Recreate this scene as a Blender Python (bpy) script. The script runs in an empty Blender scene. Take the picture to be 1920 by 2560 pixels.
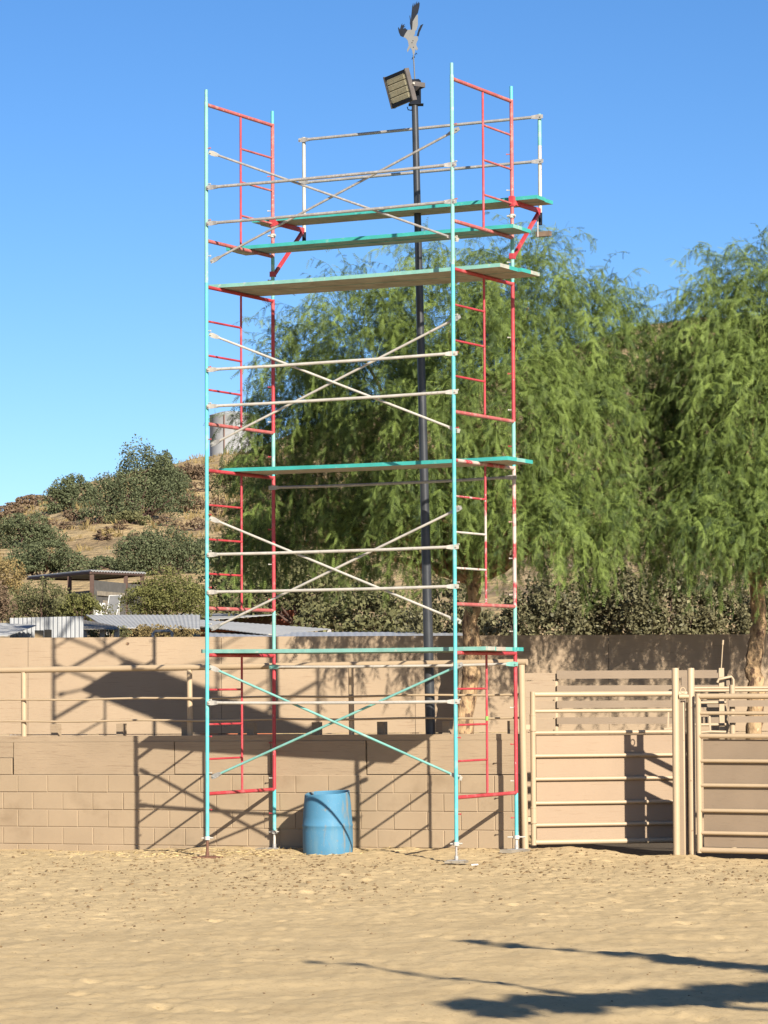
import bpy, math, random
import numpy as np
from mathutils import Vector, Matrix

rnd = random.Random(7)
rng = np.random.default_rng(11)
scene = bpy.context.scene
col = scene.collection
rad = math.radians

# ------------------------------------------------------------------ camera
PITCH, ROLL, FPX = rad(3.13103), rad(-0.27804), 7678.07     # focal length in pixels of a 1920 px wide frame
CAM = np.array([1.94961, -33.74772, 1.70740])
FW = np.array([0, math.cos(PITCH), math.sin(PITCH)])
UP0 = np.array([0, -math.sin(PITCH), math.cos(PITCH)])
RT0 = np.array([1.0, 0, 0])
RT = RT0 * math.cos(ROLL) + UP0 * math.sin(ROLL)
UP = -RT0 * math.sin(ROLL) + UP0 * math.cos(ROLL)
cd = bpy.data.cameras.new('camera')
cam = bpy.data.objects.new('camera', cd)
col.objects.link(cam)
cam.matrix_world = Matrix(((RT[0], UP[0], -FW[0], CAM[0]), (RT[1], UP[1], -FW[1], CAM[1]),
                           (RT[2], UP[2], -FW[2], CAM[2]), (0, 0, 0, 1)))
cd.sensor_fit = 'HORIZONTAL'
cd.sensor_width = 36
cd.lens = 36 * FPX / 1920
cd.clip_start = 0.5
cd.clip_end = 3000
scene.camera = cam

# ------------------------------------------------------------------ sky and sun
SUN_AZ, SUN_EL = 24.0, 27.0            # sun stands behind the camera, to the right
world = bpy.data.worlds.new('World')
scene.world = world
world.use_nodes = True
wn = world.node_tree.nodes
wl = world.node_tree.links
bg = wn['Background']
sky = wn.new('ShaderNodeTexSky')
sky.sky_type = 'NISHITA'
sky.sun_disc = False
sky.sun_elevation = rad(SUN_EL)
sky.sun_rotation = rad(180 - SUN_AZ)
sky.altitude = 300
sky.air_density = 0.65
sky.dust_density = 0.5
sky.ozone_density = 3.0
hsv = wn.new('ShaderNodeHueSaturation')      # the clear, deep blue of this dry morning
hsv.inputs['Hue'].default_value = 0.502
hsv.inputs['Saturation'].default_value = 1.2
wl.new(sky.outputs[0], hsv.inputs['Color'])
wl.new(hsv.outputs[0], bg.inputs[0])
bg.inputs[1].default_value = 0.070
sl = bpy.data.lights.new('sun', 'SUN')
sl.energy = 5.0
sl.angle = rad(0.53)
sl.color = (1.0, 0.925, 0.80)
sun = bpy.data.objects.new('sun', sl)
col.objects.link(sun)
SD = Vector((-math.sin(rad(SUN_AZ)) * math.cos(rad(SUN_EL)), math.cos(rad(SUN_AZ)) * math.cos(rad(SUN_EL)), -math.sin(rad(SUN_EL))))
sun.rotation_euler = SD.to_track_quat('-Z', 'Y').to_euler()
sun.location = (10, -30, 30)
vs = scene.view_settings
vs.view_transform = 'Standard'
vs.look = 'None'
vs.exposure = 1.10
vs.gamma = 1.0
vs.use_curve_mapping = False

# ------------------------------------------------------------------ survey helpers (photo pixel + known depth -> point)
def ray(px, py):
    return FW + RT * (px - 960) / FPX + UP * (1280 - py) / FPX
def at(px, py, Y):
    d = ray(px, py)
    return CAM + d * (Y - CAM[1]) / d[1]
def atline(px, py, y0, m):
    d = ray(px, py)
    return CAM + d * ((y0 + m * CAM[0] - CAM[1]) / (d[1] - m * d[0]))
def proj(P):
    d = np.asarray(P, float) - CAM
    z = d @ FW
    return np.array([960 + FPX * (d @ RT) / z, 1280 - FPX * (d @ UP) / z])
def zon(P, py):
    """height on the vertical through P that shows at row py"""
    z = 0.0
    for _ in range(5):
        a = proj((P[0], P[1], z))[1]
        b = proj((P[0], P[1], z + 0.5))[1]
        z += 0.5 * (py - a) / (b - a)
    return z
SC = lambda Y: (Y - CAM[1]) / FPX      # metres per photo pixel at depth Y

# ------------------------------------------------------------------ mesh helpers
ORG = {}
def org(o):
    return ORG.get(o.name, np.zeros(3)) if o is not None else np.zeros(3)

def unit(v):
    v = np.asarray(v, float)
    return v / (np.linalg.norm(v) + 1e-12)

def perp(d):
    a = np.array([0, 0, 1.0]) if abs(d[2]) < 0.9 else np.array([1.0, 0, 0])
    s = unit(np.cross(d, a))
    return s, np.cross(s, d)

class MB:
    def __init__(self):
        self.v, self.f, self.m, self.s = [], [], [], []
    def add(self, vs, fs, mi=0, smooth=False):
        b = len(self.v)
        self.v += [tuple(map(float, p)) for p in vs]
        for f in fs:
            self.f.append(tuple(b + i for i in f)); self.m.append(mi); self.s.append(smooth)
        return self
    def tube(self, p0, p1, r0, r1=None, n=10, mi=0, caps=True):
        return self.path([p0, p1], [r0, r0 if r1 is None else r1], n, mi, caps)
    def path(self, pts, rs, n=10, mi=0, caps=True):
        pts = [np.asarray(p, float) for p in pts]
        V, F = [], []
        s = None
        for i, p in enumerate(pts):
            d = unit(pts[min(i + 1, len(pts) - 1)] - pts[max(i - 1, 0)])
            if s is None:
                s, t = perp(d)
            else:
                s = unit(s - d * (s @ d)); t = np.cross(s, d)
            r = rs[i] if hasattr(rs, '__len__') else rs
            for k in range(n):
                a = 2 * math.pi * k / n
                V.append(p + r * (math.cos(a) * s + math.sin(a) * t))
        for i in range(len(pts) - 1):
            for k in range(n):
                k2 = (k + 1) % n
                F.append((i * n + k, i * n + k2, (i + 1) * n + k2, (i + 1) * n + k))
        self.add(V, F, mi, True)
        if caps:
            self.add(V[:n], [tuple(range(n))[::-1]], mi)
            self.add(V[-n:], [tuple(range(n))], mi)
        return self
    def box(self, c, half, ax=None, mi=0, mis=None):
        c = np.asarray(c, float)
        ax = [np.array(a, float) for a in (ax if ax is not None else ((1, 0, 0), (0, 1, 0), (0, 0, 1)))]
        V = [c + sx * half[0] * ax[0] + sy * half[1] * ax[1] + sz * half[2] * ax[2]
             for sx in (-1, 1) for sy in (-1, 1) for sz in (-1, 1)]
        F = [(0, 1, 3, 2), (4, 6, 7, 5), (0, 4, 5, 1), (2, 3, 7, 6), (0, 2, 6, 4), (1, 5, 7, 3)]  # -x +x -y +y -z +z
        if mis is None:
            return self.add(V, F, mi)
        b = len(self.v)
        self.v += [tuple(p) for p in V]
        for f, m in zip(F, mis):
            self.f.append(tuple(b + i for i in f)); self.m.append(m); self.s.append(False)
        return self
    def bar(self, p0, p1, w, h, upv=(0, 0, 1), mi=0):
        p0 = np.asarray(p0, float); p1 = np.asarray(p1, float)
        d = unit(p1 - p0)
        s = unit(np.cross(d, upv)); t = np.cross(s, d)
        return self.box((p0 + p1) / 2, (np.linalg.norm(p1 - p0) / 2, w / 2, h / 2), (d, s, t), mi)
    def prism(self, poly, o, ex, ey, ez, depth, mi=0):
        o, ex, ey, ez = (np.asarray(a, float) for a in (o, ex, ey, ez))
        A = [o + p[0] * ex + p[1] * ey for p in poly]
        B = [a + ez * depth for a in A]
        n = len(poly)
        self.add(A + B, [tuple(range(n)), tuple(range(2 * n - 1, n - 1, -1))] +
                 [(i, i + n, (i + 1) % n + n, (i + 1) % n) for i in range(n)], mi)
        return self
    def lathe(self, prof, o, n=32, mi=0, smooth=True):
        o = np.asarray(o, float)
        V, F = [], []
        for r, z in prof:
            for k in range(n):
                a = 2 * math.pi * k / n
                V.append(o + np.array([r * math.cos(a), r * math.sin(a), z]))
        for i in range(len(prof) - 1):
            for k in range(n):
                k2 = (k + 1) % n
                F.append((i * n + k, i * n + k2, (i + 1) * n + k2, (i + 1) * n + k))
        return self.add(V, F, mi, smooth)
    def mesh(self, name, mats, o=np.zeros(3)):
        me = bpy.data.meshes.new(name)
        V = np.array(self.v) - o
        me.from_pydata(V.tolist(), [], self.f)
        for m in (mats if isinstance(mats, (list, tuple)) else [mats]):
            me.materials.append(m)
        me.polygons.foreach_set('material_index', self.m)
        me.polygons.foreach_set('use_smooth', self.s)
        me.update()
        return me
    def build(self, name, mats, parent=None, local=False):
        o = np.zeros(3) if local else org(parent)
        if parent is None and not local and self.v:
            V = np.array(self.v)
            o = np.array([V[:, 0].mean(), V[:, 1].mean(), V[:, 2].min()])
        ob = bpy.data.objects.new(name, self.mesh(name, mats, o))
        col.objects.link(ob)
        if parent is not None:
            ob.parent = parent
            ORG[ob.name] = o
        elif not local:
            ob.location = o
            ORG[ob.name] = o
        return ob

def link(name, me, parent=None, loc=(0, 0, 0), rot=None):
    ob = bpy.data.objects.new(name, me)
    col.objects.link(ob)
    ob.parent = parent
    ob.location = loc
    if rot: ob.rotation_euler = rot
    return ob

def tag(o, label=None, cat=None, group=None, kind=None):
    if label: o['label'] = label
    if cat: o['category'] = cat
    if group: o['group'] = group
    if kind: o['kind'] = kind
    return o
def thing(name, loc, label, cat, group=None, rot=None):
    o = bpy.data.objects.new(name, None)
    col.objects.link(o)
    o.empty_display_size = 0.2
    o.location = tuple(loc)
    if rot: o.rotation_euler = rot
    ORG[o.name] = np.asarray(loc, float)
    return tag(o, label, cat, group)
def subempty(name, parent):
    o = bpy.data.objects.new(name, None)
    col.objects.link(o)
    o.empty_display_size = 0.1
    o.parent = parent
    ORG[o.name] = org(parent)
    return o

def np_mesh(name, V, F, mats, tone=None, midx=None, smooth=False):
    """V (n,3), F (m,k) numpy -> mesh; tone is a per-vertex float attribute"""
    me = bpy.data.meshes.new(name)
    k = F.shape[1]
    me.vertices.add(len(V)); me.vertices.foreach_set('co', np.asarray(V, np.float32).ravel())
    me.loops.add(F.size); me.loops.foreach_set('vertex_index', F.astype(np.int32).ravel())
    me.polygons.add(len(F))
    me.polygons.foreach_set('loop_start', np.arange(0, F.size, k, dtype=np.int32))
    me.polygons.foreach_set('loop_total', np.full(len(F), k, np.int32))
    if midx is not None: me.polygons.foreach_set('material_index', midx.astype(np.int32))
    me.polygons.foreach_set('use_smooth', np.full(len(F), smooth))
    for m in (mats if isinstance(mats, (list, tuple)) else [mats]): me.materials.append(m)
    if tone is not None:
        a = me.attributes.new('tone', 'FLOAT', 'POINT')
        a.data.foreach_set('value', np.asarray(tone, np.float32))
    me.update(calc_edges=True)
    return me

# ------------------------------------------------------------------ materials
def rgb(r, g, b):
    f = lambda c: c / 12.92 if c <= 0.04045 else ((c + 0.055) / 1.055) ** 2.4
    return (f(r / 255), f(g / 255), f(b / 255), 1)

def mat(name, base, vary=0.15, vscale=3.0, layers=(), rough=0.6, metal=0.0, bump=None, stretch=(1, 1, 1),
        coord='Position', spec=0.4, detail=5):
    """base colour with a soft noise variation, worn / dirty layers on top [(scale, lo, hi, colour, stretch)], fine relief"""
    m = bpy.data.materials.new(name); m.use_nodes = True
    N, L = m.node_tree.nodes, m.node_tree.links
    bs = N['Principled BSDF']
    bs.inputs['Roughness'].default_value = rough
    bs.inputs['Metallic'].default_value = metal
    bs.inputs['Specular IOR Level'].default_value = spec
    if coord == 'Position':
        src = N.new('ShaderNodeNewGeometry').outputs['Position']
    else:
        src = N.new('ShaderNodeTexCoord').outputs[coord]
    def noise(scale, st=(1, 1, 1), det=detail, w=0.0, r=0.55):
        mp = N.new('ShaderNodeMapping'); mp.inputs['Scale'].default_value = st
        mp.inputs['Location'].default_value = (w, w * 1.7, w * 0.3)
        L.new(src, mp.inputs[0])
        n = N.new('ShaderNodeTexNoise'); n.inputs['Scale'].default_value = scale
        n.inputs['Detail'].default_value = det; n.inputs['Roughness'].default_value = r
        L.new(mp.outputs[0], n.inputs['Vector'])
        return n.outputs['Fac']
    b = base if len(base) == 4 else (*base, 1)
    rp = N.new('ShaderNodeValToRGB')
    rp.color_ramp.elements[0].position = 0.3; rp.color_ramp.elements[1].position = 0.7
    rp.color_ramp.elements[0].color = (*[c * (1 - vary) for c in b[:3]], 1)
    rp.color_ramp.elements[1].color = (*[min(1, c * (1 + vary)) for c in b[:3]], 1)
    L.new(noise(vscale, stretch), rp.inputs[0])
    cur = rp.outputs[0]
    for i, ly in enumerate(layers):
        sc_, lo, hi, c = ly[:4]
        st = ly[4] if len(ly) > 4 else (1, 1, 1)
        r2 = N.new('ShaderNodeValToRGB')
        r2.color_ramp.elements[0].position = lo; r2.color_ramp.elements[1].position = hi
        r2.color_ramp.elements[0].color = (0, 0, 0, 1); r2.color_ramp.elements[1].color = (1, 1, 1, 1)
        L.new(noise(sc_, st, 6, 3.1 * (i + 1), 0.6), r2.inputs[0])
        mx = N.new('ShaderNodeMix'); mx.data_type = 'RGBA'
        L.new(r2.outputs[0], mx.inputs['Factor'])
        L.new(cur, mx.inputs[6]); mx.inputs[7].default_value = c if len(c) == 4 else (*c, 1)
        cur = mx.outputs[2]
    L.new(cur, bs.inputs['Base Color'])
    if bump:
        bsc, bst, bdist = bump[:3]
        bp = N.new('ShaderNodeBump'); bp.inputs['Strength'].default_value = bst; bp.inputs['Distance'].default_value = bdist
        L.new(noise(bsc, bump[3] if len(bump) > 3 else stretch, 6, 7.7), bp.inputs['Height'])
        L.new(bp.outputs[0], bs.inputs['Normal'])
    return m

def leafmat(name, dark, light, trans=0.3, rough=0.55):
    m = bpy.data.materials.new(name); m.use_nodes = True
    N, L = m.node_tree.nodes, m.node_tree.links
    bs = N['Principled BSDF']; out = N['Material Output']
    bs.inputs['Roughness'].default_value = rough
    bs.inputs['Specular IOR Level'].default_value = 0.22
    at_ = N.new('ShaderNodeAttribute'); at_.attribute_name = 'tone'
    rp = N.new('ShaderNodeValToRGB')
    rp.color_ramp.elements[0].color = (*dark, 1); rp.color_ramp.elements[1].color = (*light, 1)
    L.new(at_.outputs['Fac'], rp.inputs[0])
    L.new(rp.outputs[0], bs.inputs['Base Color'])
    tr = N.new('ShaderNodeBsdfTranslucent')
    L.new(rp.outputs[0], tr.inputs[0])
    mx = N.new('ShaderNodeMixShader'); mx.inputs[0].default_value = trans
    L.new(bs.outputs[0], mx.inputs[1]); L.new(tr.outputs[0], mx.inputs[2])
    L.new(mx.outputs[0], out.inputs[0])
    return m

CHIP = (0.434, 0.385, 0.364)
M = {}
M['teal'] = mat('teal_paint', (0.085, 0.375, 0.385), 0.14, 2.0, [(6, 0.52, 0.72, (0.20, 0.41, 0.385)), (40, 0.70, 0.76, (0.252, 0.216, 0.202))], 0.45, bump=(60, 0.15, 0.004))
M['teal_pale'] = mat('faded_teal_paint', (0.158, 0.360, 0.317), 0.15, 3.0, [(12, 0.55, 0.70, (0.302, 0.418, 0.360)), (40, 0.66, 0.74, (0.216, 0.173, 0.158))], 0.55, bump=(60, 0.15, 0.004))
M['red'] = mat('red_paint', (0.36, 0.036, 0.045), 0.22, 4.0, [(7, 0.52, 0.72, (0.403, 0.101, 0.101)), (45, 0.66, 0.72, CHIP)], 0.45, bump=(60, 0.15, 0.004))
M['red_faded'] = mat('faded_red_paint', (0.354, 0.088, 0.082), 0.2, 5.0, [(10, 0.52, 0.66, (0.374, 0.177, 0.150)), (38, 0.62, 0.70, CHIP)], 0.55, bump=(60, 0.15, 0.004))
M['red_chipped'] = mat('chipped_red_paint', (0.354, 0.041, 0.048), 0.2, 5.0, [(5, 0.46, 0.54, (0.422, 0.340, 0.299)), (38, 0.58, 0.66, CHIP)], 0.55, bump=(60, 0.2, 0.004))
M['white_chipped'] = mat('chipped_white_paint', (0.434, 0.406, 0.364), 0.15, 6.0, [(16, 0.60, 0.66, (0.315, 0.070, 0.056))], 0.6, bump=(60, 0.2, 0.004))
M['galv'] = mat('worn_galvanised_tube', (0.310, 0.291, 0.273), 0.18, 8.0, [(30, 0.52, 0.64, (0.409, 0.391, 0.366)), (24, 0.66, 0.74, (0.136, 0.093, 0.068))], 0.5, 0.25, bump=(80, 0.3, 0.004))
M['galv_white'] = mat('white_painted_tube', (0.420, 0.392, 0.343), 0.14, 6.0, [(28, 0.60, 0.70, (0.266, 0.231, 0.196))], 0.5, 0.05, bump=(80, 0.3, 0.004))
M['rust'] = mat('rusty_steel', (0.136, 0.064, 0.040), 0.3, 20, [(40, 0.6, 0.7, (0.240, 0.120, 0.064))], 0.8, bump=(90, 0.4, 0.004))
M['plank'] = mat('grey_plank_wood', (0.35, 0.30, 0.245), 0.22, 5.0, [(9, 0.58, 0.70, (0.22, 0.185, 0.145), (1, 1, 4))], 0.8, bump=(40, 0.4, 0.006))
M['plank_teal'] = mat('turquoise_plank_paint', (0.036, 0.288, 0.259), 0.15, 5.0, [(14, 0.60, 0.74, (0.144, 0.360, 0.317))], 0.6, bump=(60, 0.25, 0.004))
M['plank_pale'] = mat('pale_turquoise_plank_paint', (0.163, 0.340, 0.292), 0.15, 6.0, [(16, 0.58, 0.7, (0.340, 0.381, 0.326))], 0.65, bump=(60, 0.25, 0.004))
M['plank_end'] = mat('bleached_plank_end', (0.325, 0.325, 0.273), 0.2, 9.0, [(20, 0.55, 0.65, (0.156, 0.312, 0.273))], 0.7)
M['board'] = mat('weathered_sole_board', (0.221, 0.189, 0.143), 0.25, 8, [(25, 0.55, 0.7, (0.130, 0.098, 0.072))], 0.85, bump=(50, 0.5, 0.006))
TAN = (0.50, 0.345, 0.205)
M['block'] = mat('tan_painted_block', (0.288, 0.214, 0.137), 0.07, 1.6, [(120, 0.60, 0.75, (0.23, 0.165, 0.10)), (2.2, 0.55, 0.75, (0.225, 0.163, 0.10)), (4.5, 0.66, 0.74, (0.295, 0.222, 0.145)), (1.3, 0.62, 0.72, (0.24, 0.18, 0.115))], 0.85, bump=(170, 0.35, 0.004))
M['mortar'] = mat('tan_painted_mortar', (0.335, 0.25, 0.165), 0.08, 6, (), 0.85, bump=(120, 0.4, 0.004))
M['ply'] = mat('tan_painted_plywood', (0.282, 0.206, 0.132), 0.07, 1.5, [(3.0, 0.58, 0.68, (0.225, 0.155, 0.095), (1.2, 1, 22)), (9.0, 0.66, 0.72, (0.15, 0.10, 0.06), (1, 1, 26))], 0.7,
               bump=(14, 0.45, 0.006, (0.8, 1, 16)))
M['ply_wall'] = mat('brown_tan_plywood', (0.292, 0.217, 0.14), 0.08, 1.5, [(3.0, 0.55, 0.66, (0.235, 0.168, 0.107), (1.2, 1, 22)), (9.0, 0.66, 0.73, (0.12, 0.082, 0.05), (1, 1, 26))], 0.75,
                    bump=(14, 0.6, 0.006, (0.8, 1, 16)))
M['pipe'] = mat('cream_painted_pipe', (0.360, 0.270, 0.171), 0.06, 3.0, [(30, 0.70, 0.76, (0.180, 0.120, 0.072))], 0.5, bump=(60, 0.15, 0.004))
M['pipe_rusty'] = mat('cream_pipe_with_rust', (0.36, 0.27, 0.171), 0.06, 3.0, [(14, 0.66, 0.70, (0.13, 0.075, 0.04))], 0.5, bump=(60, 0.15, 0.004))
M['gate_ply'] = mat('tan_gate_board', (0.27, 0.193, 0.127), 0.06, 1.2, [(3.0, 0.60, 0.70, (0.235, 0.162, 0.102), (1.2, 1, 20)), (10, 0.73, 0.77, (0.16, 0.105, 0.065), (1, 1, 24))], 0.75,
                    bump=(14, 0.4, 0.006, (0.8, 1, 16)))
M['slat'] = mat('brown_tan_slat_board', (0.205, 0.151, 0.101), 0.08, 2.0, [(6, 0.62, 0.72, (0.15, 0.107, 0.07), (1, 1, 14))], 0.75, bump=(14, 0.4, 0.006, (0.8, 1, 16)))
M['pole'] = mat('charcoal_painted_pole', (0.028, 0.030, 0.034), 0.25, 5, [(14, 0.60, 0.75, (0.055, 0.055, 0.058), (1, 1, 0.3))], 0.38, bump=(50, 0.1, 0.004))
M['black'] = mat('black_metal', (0.012, 0.015, 0.022), 0.2, 8, (), 0.85, spec=0.12)
M['bronze'] = mat('brown_lamp_housing', (0.083, 0.071, 0.064), 0.2, 9, [(25, 0.6, 0.7, (0.150, 0.128, 0.112))], 0.5)
M['lens'] = mat('dusty_lamp_lens', (0.36, 0.325, 0.22), 0.12, 20, [(60, 0.55, 0.65, (0.28, 0.25, 0.17), (0.3, 0.3, 1))], 0.5)
M['grey_metal'] = mat('bare_grey_metal', (0.115, 0.115, 0.112), 0.1, 8, (), 0.55, 0.2)
M['drum'] = mat('faded_blue_plastic', (0.058, 0.17, 0.268), 0.12, 2.5, [(3.2, 0.54, 0.76, (0.11, 0.20, 0.25), (2.6, 2.6, 0.4)), (3.4, 0.58, 0.68, (0.19, 0.165, 0.12), (2.2, 2.2, 0.3)), (14, 0.62, 0.76, (0.16, 0.17, 0.155), (1, 1, 0.7)), (60, 0.62, 0.72, (0.17, 0.22, 0.24))],
                0.6, bump=(30, 0.15, 0.006), spec=0.2)
M['green_tape'] = mat('lime_tape', (0.180, 0.372, 0.072), 0.1, 20, (), 0.5)
M['bark'] = mat('peeling_tan_bark', (0.330, 0.217, 0.116), 0.35, 9.0, [(13, 0.52, 0.60, (0.098, 0.056, 0.034), (1, 1, 0.45)), (26, 0.62, 0.70, (0.465, 0.345, 0.210), (1, 1, 0.5))], 0.9, bump=(22, 1.0, 0.03, (1, 1, 0.4)))
M['twig'] = mat('olive_twig', (0.16, 0.15, 0.06), 0.2, 9, (), 0.8)
M['sheet_white'] = mat('white_corrugated_sheet', (0.30, 0.305, 0.31), 0.1, 4, [(8, 0.62, 0.74, (0.264, 0.251, 0.231))], 0.5)
M['sheet_grey'] = mat('grey_roofing_sheet', (0.315, 0.315, 0.308), 0.1, 3, [(7, 0.60, 0.74, (0.238, 0.231, 0.217))], 0.75, 0.0, spec=0.2)
M['sheet_dark'] = mat('dull_brown_roofing_sheet', (0.119, 0.108, 0.091), 0.2, 4, (), 0.75)
M['dark_wood'] = mat('dark_stained_timber', (0.07, 0.04, 0.03), 0.25, 8, (), 0.8)
M['orange_wall'] = mat('orange_stucco', (0.350, 0.115, 0.052), 0.1, 5, (), 0.85)
M['brick_red'] = mat('brick_red_wood', (0.196, 0.059, 0.035), 0.15, 8, (), 0.85)
M['shade_cloth'] = mat('grey_shade_cloth', (0.085, 0.080, 0.071), 0.15, 5, [(5, 0.55, 0.7, (0.12, 0.112, 0.10))], 0.9)
M['white_paint'] = mat('white_paint', (0.490, 0.483, 0.462), 0.06, 4, (), 0.6)
M['brown_block'] = mat('brown_timber_block', (0.15, 0.105, 0.075), 0.25, 12, (), 0.85)
M['sling'] = mat('grey_sling_fabric', (0.12, 0.12, 0.12), 0.1, 9, (), 0.9)
M['pale_wood'] = mat('raw_pale_wood', (0.300, 0.210, 0.114), 0.15, 8, (), 0.8)
M['tank'] = mat('pale_tank_concrete', (0.300, 0.306, 0.312), 0.10, 0.5, [(0.8, 0.58, 0.75, (0.216, 0.222, 0.228), (1, 1, 0.12)), (1.2, 0.68, 0.76, (0.180, 0.132, 0.096), (1, 1, 0.08))], 0.7)
M['straw'] = mat('dry_straw', (0.434, 0.329, 0.154), 0.25, 30, (), 0.8)
M['clod'] = mat('dirt_clod', (0.15, 0.10, 0.05), 0.3, 6, (), 0.95)
M['pepper'] = leafmat('pepper_tree_leaf', (0.030, 0.053, 0.016), (0.238, 0.315, 0.076), 0.29)
M['hedge'] = leafmat('olive_hedge_leaf', (0.047, 0.045, 0.022), (0.204, 0.187, 0.098), 0.15)
M['oak'] = leafmat('oak_leaf', (0.042, 0.053, 0.026), (0.135, 0.152, 0.075), 0.15, 0.8)
M['olive'] = leafmat('olive_bush_leaf', (0.058, 0.060, 0.027), (0.175, 0.170, 0.075), 0.15, 0.8)
M['yellowgreen'] = leafmat('yellow_green_bush_leaf', (0.068, 0.075, 0.026), (0.190, 0.184, 0.058), 0.2, 0.7)
M['rustbush'] = leafmat('dry_rust_bush', (0.10, 0.068, 0.042), (0.22, 0.155, 0.10), 0.1, 0.8)
M['goldbush'] = leafmat('dry_golden_bush', (0.145, 0.106, 0.043), (0.304, 0.228, 0.099), 0.15, 0.8)

# ------------------------------------------------------------------ terrain
def vnoise(x, y, seed=0):
    """smooth value noise on a lattice, vectorised, range about -1..1"""
    xi, yi = np.floor(x).astype(np.int64), np.floor(y).astype(np.int64)
    fx, fy = x - xi, y - yi
    fx = fx * fx * (3 - 2 * fx); fy = fy * fy * (3 - 2 * fy)
    def h(i, j):
        n = (i * 374761393 + j * 668265263 + seed * 1442695041) & 0x7fffffff
        n = ((n ^ (n >> 13)) * 1274126177) & 0x7fffffff
        return ((n ^ (n >> 16)) & 0xffff) / 32767.5 - 1
    a, b, c, d = h(xi, yi), h(xi + 1, yi), h(xi, yi + 1), h(xi + 1, yi + 1)
    return (a * (1 - fx) + b * fx) * (1 - fy) + (c * (1 - fx) + d * fx) * fy

WY0, WM = 1.69, -0.45                      # plan line of the arena wall: y = WY0 + WM x
def sstep(a, b, x):
    t = np.clip((x - a) / (b - a), 0, 1)
    return t * t * (3 - 2 * t)
def ground_base(x, y):
    x = np.asarray(x, float); y = np.asarray(y, float)
    d = (WY0 + WM * x - y) * 0.912                          # distance in front of the wall line
    wallz = np.interp(x, [-4, -1.3, 0.3, 2.0, 3.2, 3.5, 3.9, 4.3, 4.7, 5.1, 5.4, 6, 7], [-0.29, -0.275, -0.185, -0.17, -0.16, -0.14, -0.125, -0.15, -0.208, -0.187, -0.212, -0.222, -0.23])
    k = 1 - sstep(0.25, 1.7, d)
    z = -0.213 * (1 - k) + wallz * k
    z = z - 0.055 * np.exp(-(((x - 1.30) / 0.42) ** 2 + ((y - 0.50) / 0.42) ** 2))     # scraped hollow round the drum
    for fx, fy, a_ in ((0, 0, 0.050), (0.66, 1.28, 0.050), (2.69, -1.41, 0.022), (3.36, -0.11, 0.045)):              # packed sand round the jacks
        z = z - a_ * np.exp(-(((x - fx) / 0.30) ** 2 + ((y - fy) / 0.26) ** 2))
    return np.where(d < -0.05, np.where(x > 3.4, -0.265, -0.25), z)
def ground_z(x, y):
    x = np.asarray(x, float); y = np.asarray(y, float)
    near = sstep(-6, -12, y)                                # churned nearer the wall, rolling dunes near the camera
    k = 1 - sstep(1.0, 0.2, (WY0 + WM * x - y))
    z = ground_base(x, y)
    wx = x + 0.3 * vnoise(x * 1.3, y * 1.3, 5); wy = y + 0.3 * vnoise(x * 1.1, y * 1.1, 9)
    z = z + near * (0.016 * vnoise(wx * 0.9 + 3, wy * 1.3, 1) + 0.011 * vnoise(wx * 2.3, wy * 2.9, 2))
    rid = lambda f, sd: 1 - 2 * np.abs(vnoise(wx * f, wy * f, sd))
    z = z + 0.006 * rid(2.1, 3) + (0.005 - 0.002 * near) * rid(4.7, 4) + (0.006 - 0.002 * near) * vnoise(x * 9, y * 9, 7)
    crumb = np.clip(vnoise(x * 19, y * 17, 14) + 0.5 * vnoise(x * 7, y * 7, 15) - 0.45, 0, 1)
    z = z + (1 - 0.75 * near) * 0.016 * crumb
    calm = 0
    for fx, fy in ((0, 0), (0.66, 1.28), (2.69, -1.41), (3.36, -0.11)):
        calm = np.maximum(calm, np.exp(-(((x - fx) / 0.32) ** 2 + ((y - fy + 0.06) / 0.30) ** 2)))
    zb = ground_base(x, y)
    z = zb + (z - zb) * (1 - 0.9 * calm)
    lump = np.clip(vnoise(x * 8, y * 8, 6) - 0.30, 0, 1)
    z = z + (1 - 0.6 * near) * (0.5 + 0.5 * k) * 0.018 * lump + 0.005 * vnoise(x * 17, y * 17, 8) + 0.004 * vnoise(x * 27, y * 27, 12)
    return z

def grid_mesh(xs, ys, zf):
    X, Y = np.meshgrid(xs, ys)
    Z = zf(X, Y)
    V = np.stack([X, Y, Z], -1).reshape(-1, 3)
    nx, ny = len(xs), len(ys)
    i = (np.arange(ny - 1)[:, None] * nx + np.arange(nx - 1)[None]).ravel()
    F = np.stack([i, i + 1, i + nx + 1, i + nx], 1)
    return V, F

M['sand'] = mat('arena_sand', (0.45, 0.337, 0.186), 0.07, 0.7, [(1.3, 0.48, 0.74, (0.395, 0.292, 0.158)), (9, 0.56, 0.72, (0.365, 0.268, 0.142)), (34, 0.56, 0.70, (0.34, 0.242, 0.12)), (90, 0.66, 0.76, (0.53, 0.40, 0.235)), (50, 0.70, 0.76, (0.17, 0.12, 0.062))],
                0.95, bump=(110, 0.6, 0.012), spec=0.12)
xs = np.concatenate([-np.geomspace(300, 4.5, 22), np.arange(-4.3, 6.9, 0.030), np.geomspace(7.1, 300, 22)])
ys = np.concatenate([-np.geomspace(300, 18.2, 16), np.arange(-18, -9, 0.055), np.arange(-9, 2.3, 0.036), np.arange(2.35, 2.95, 0.1), np.arange(3.0, 16.1, 0.6)])
V, F = grid_mesh(xs, ys, ground_z)
Zg = V[:, 2].reshape(len(ys), len(xs))                       # boot and hoof prints pressed into the sand
pr = np.random.default_rng(19)
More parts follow.
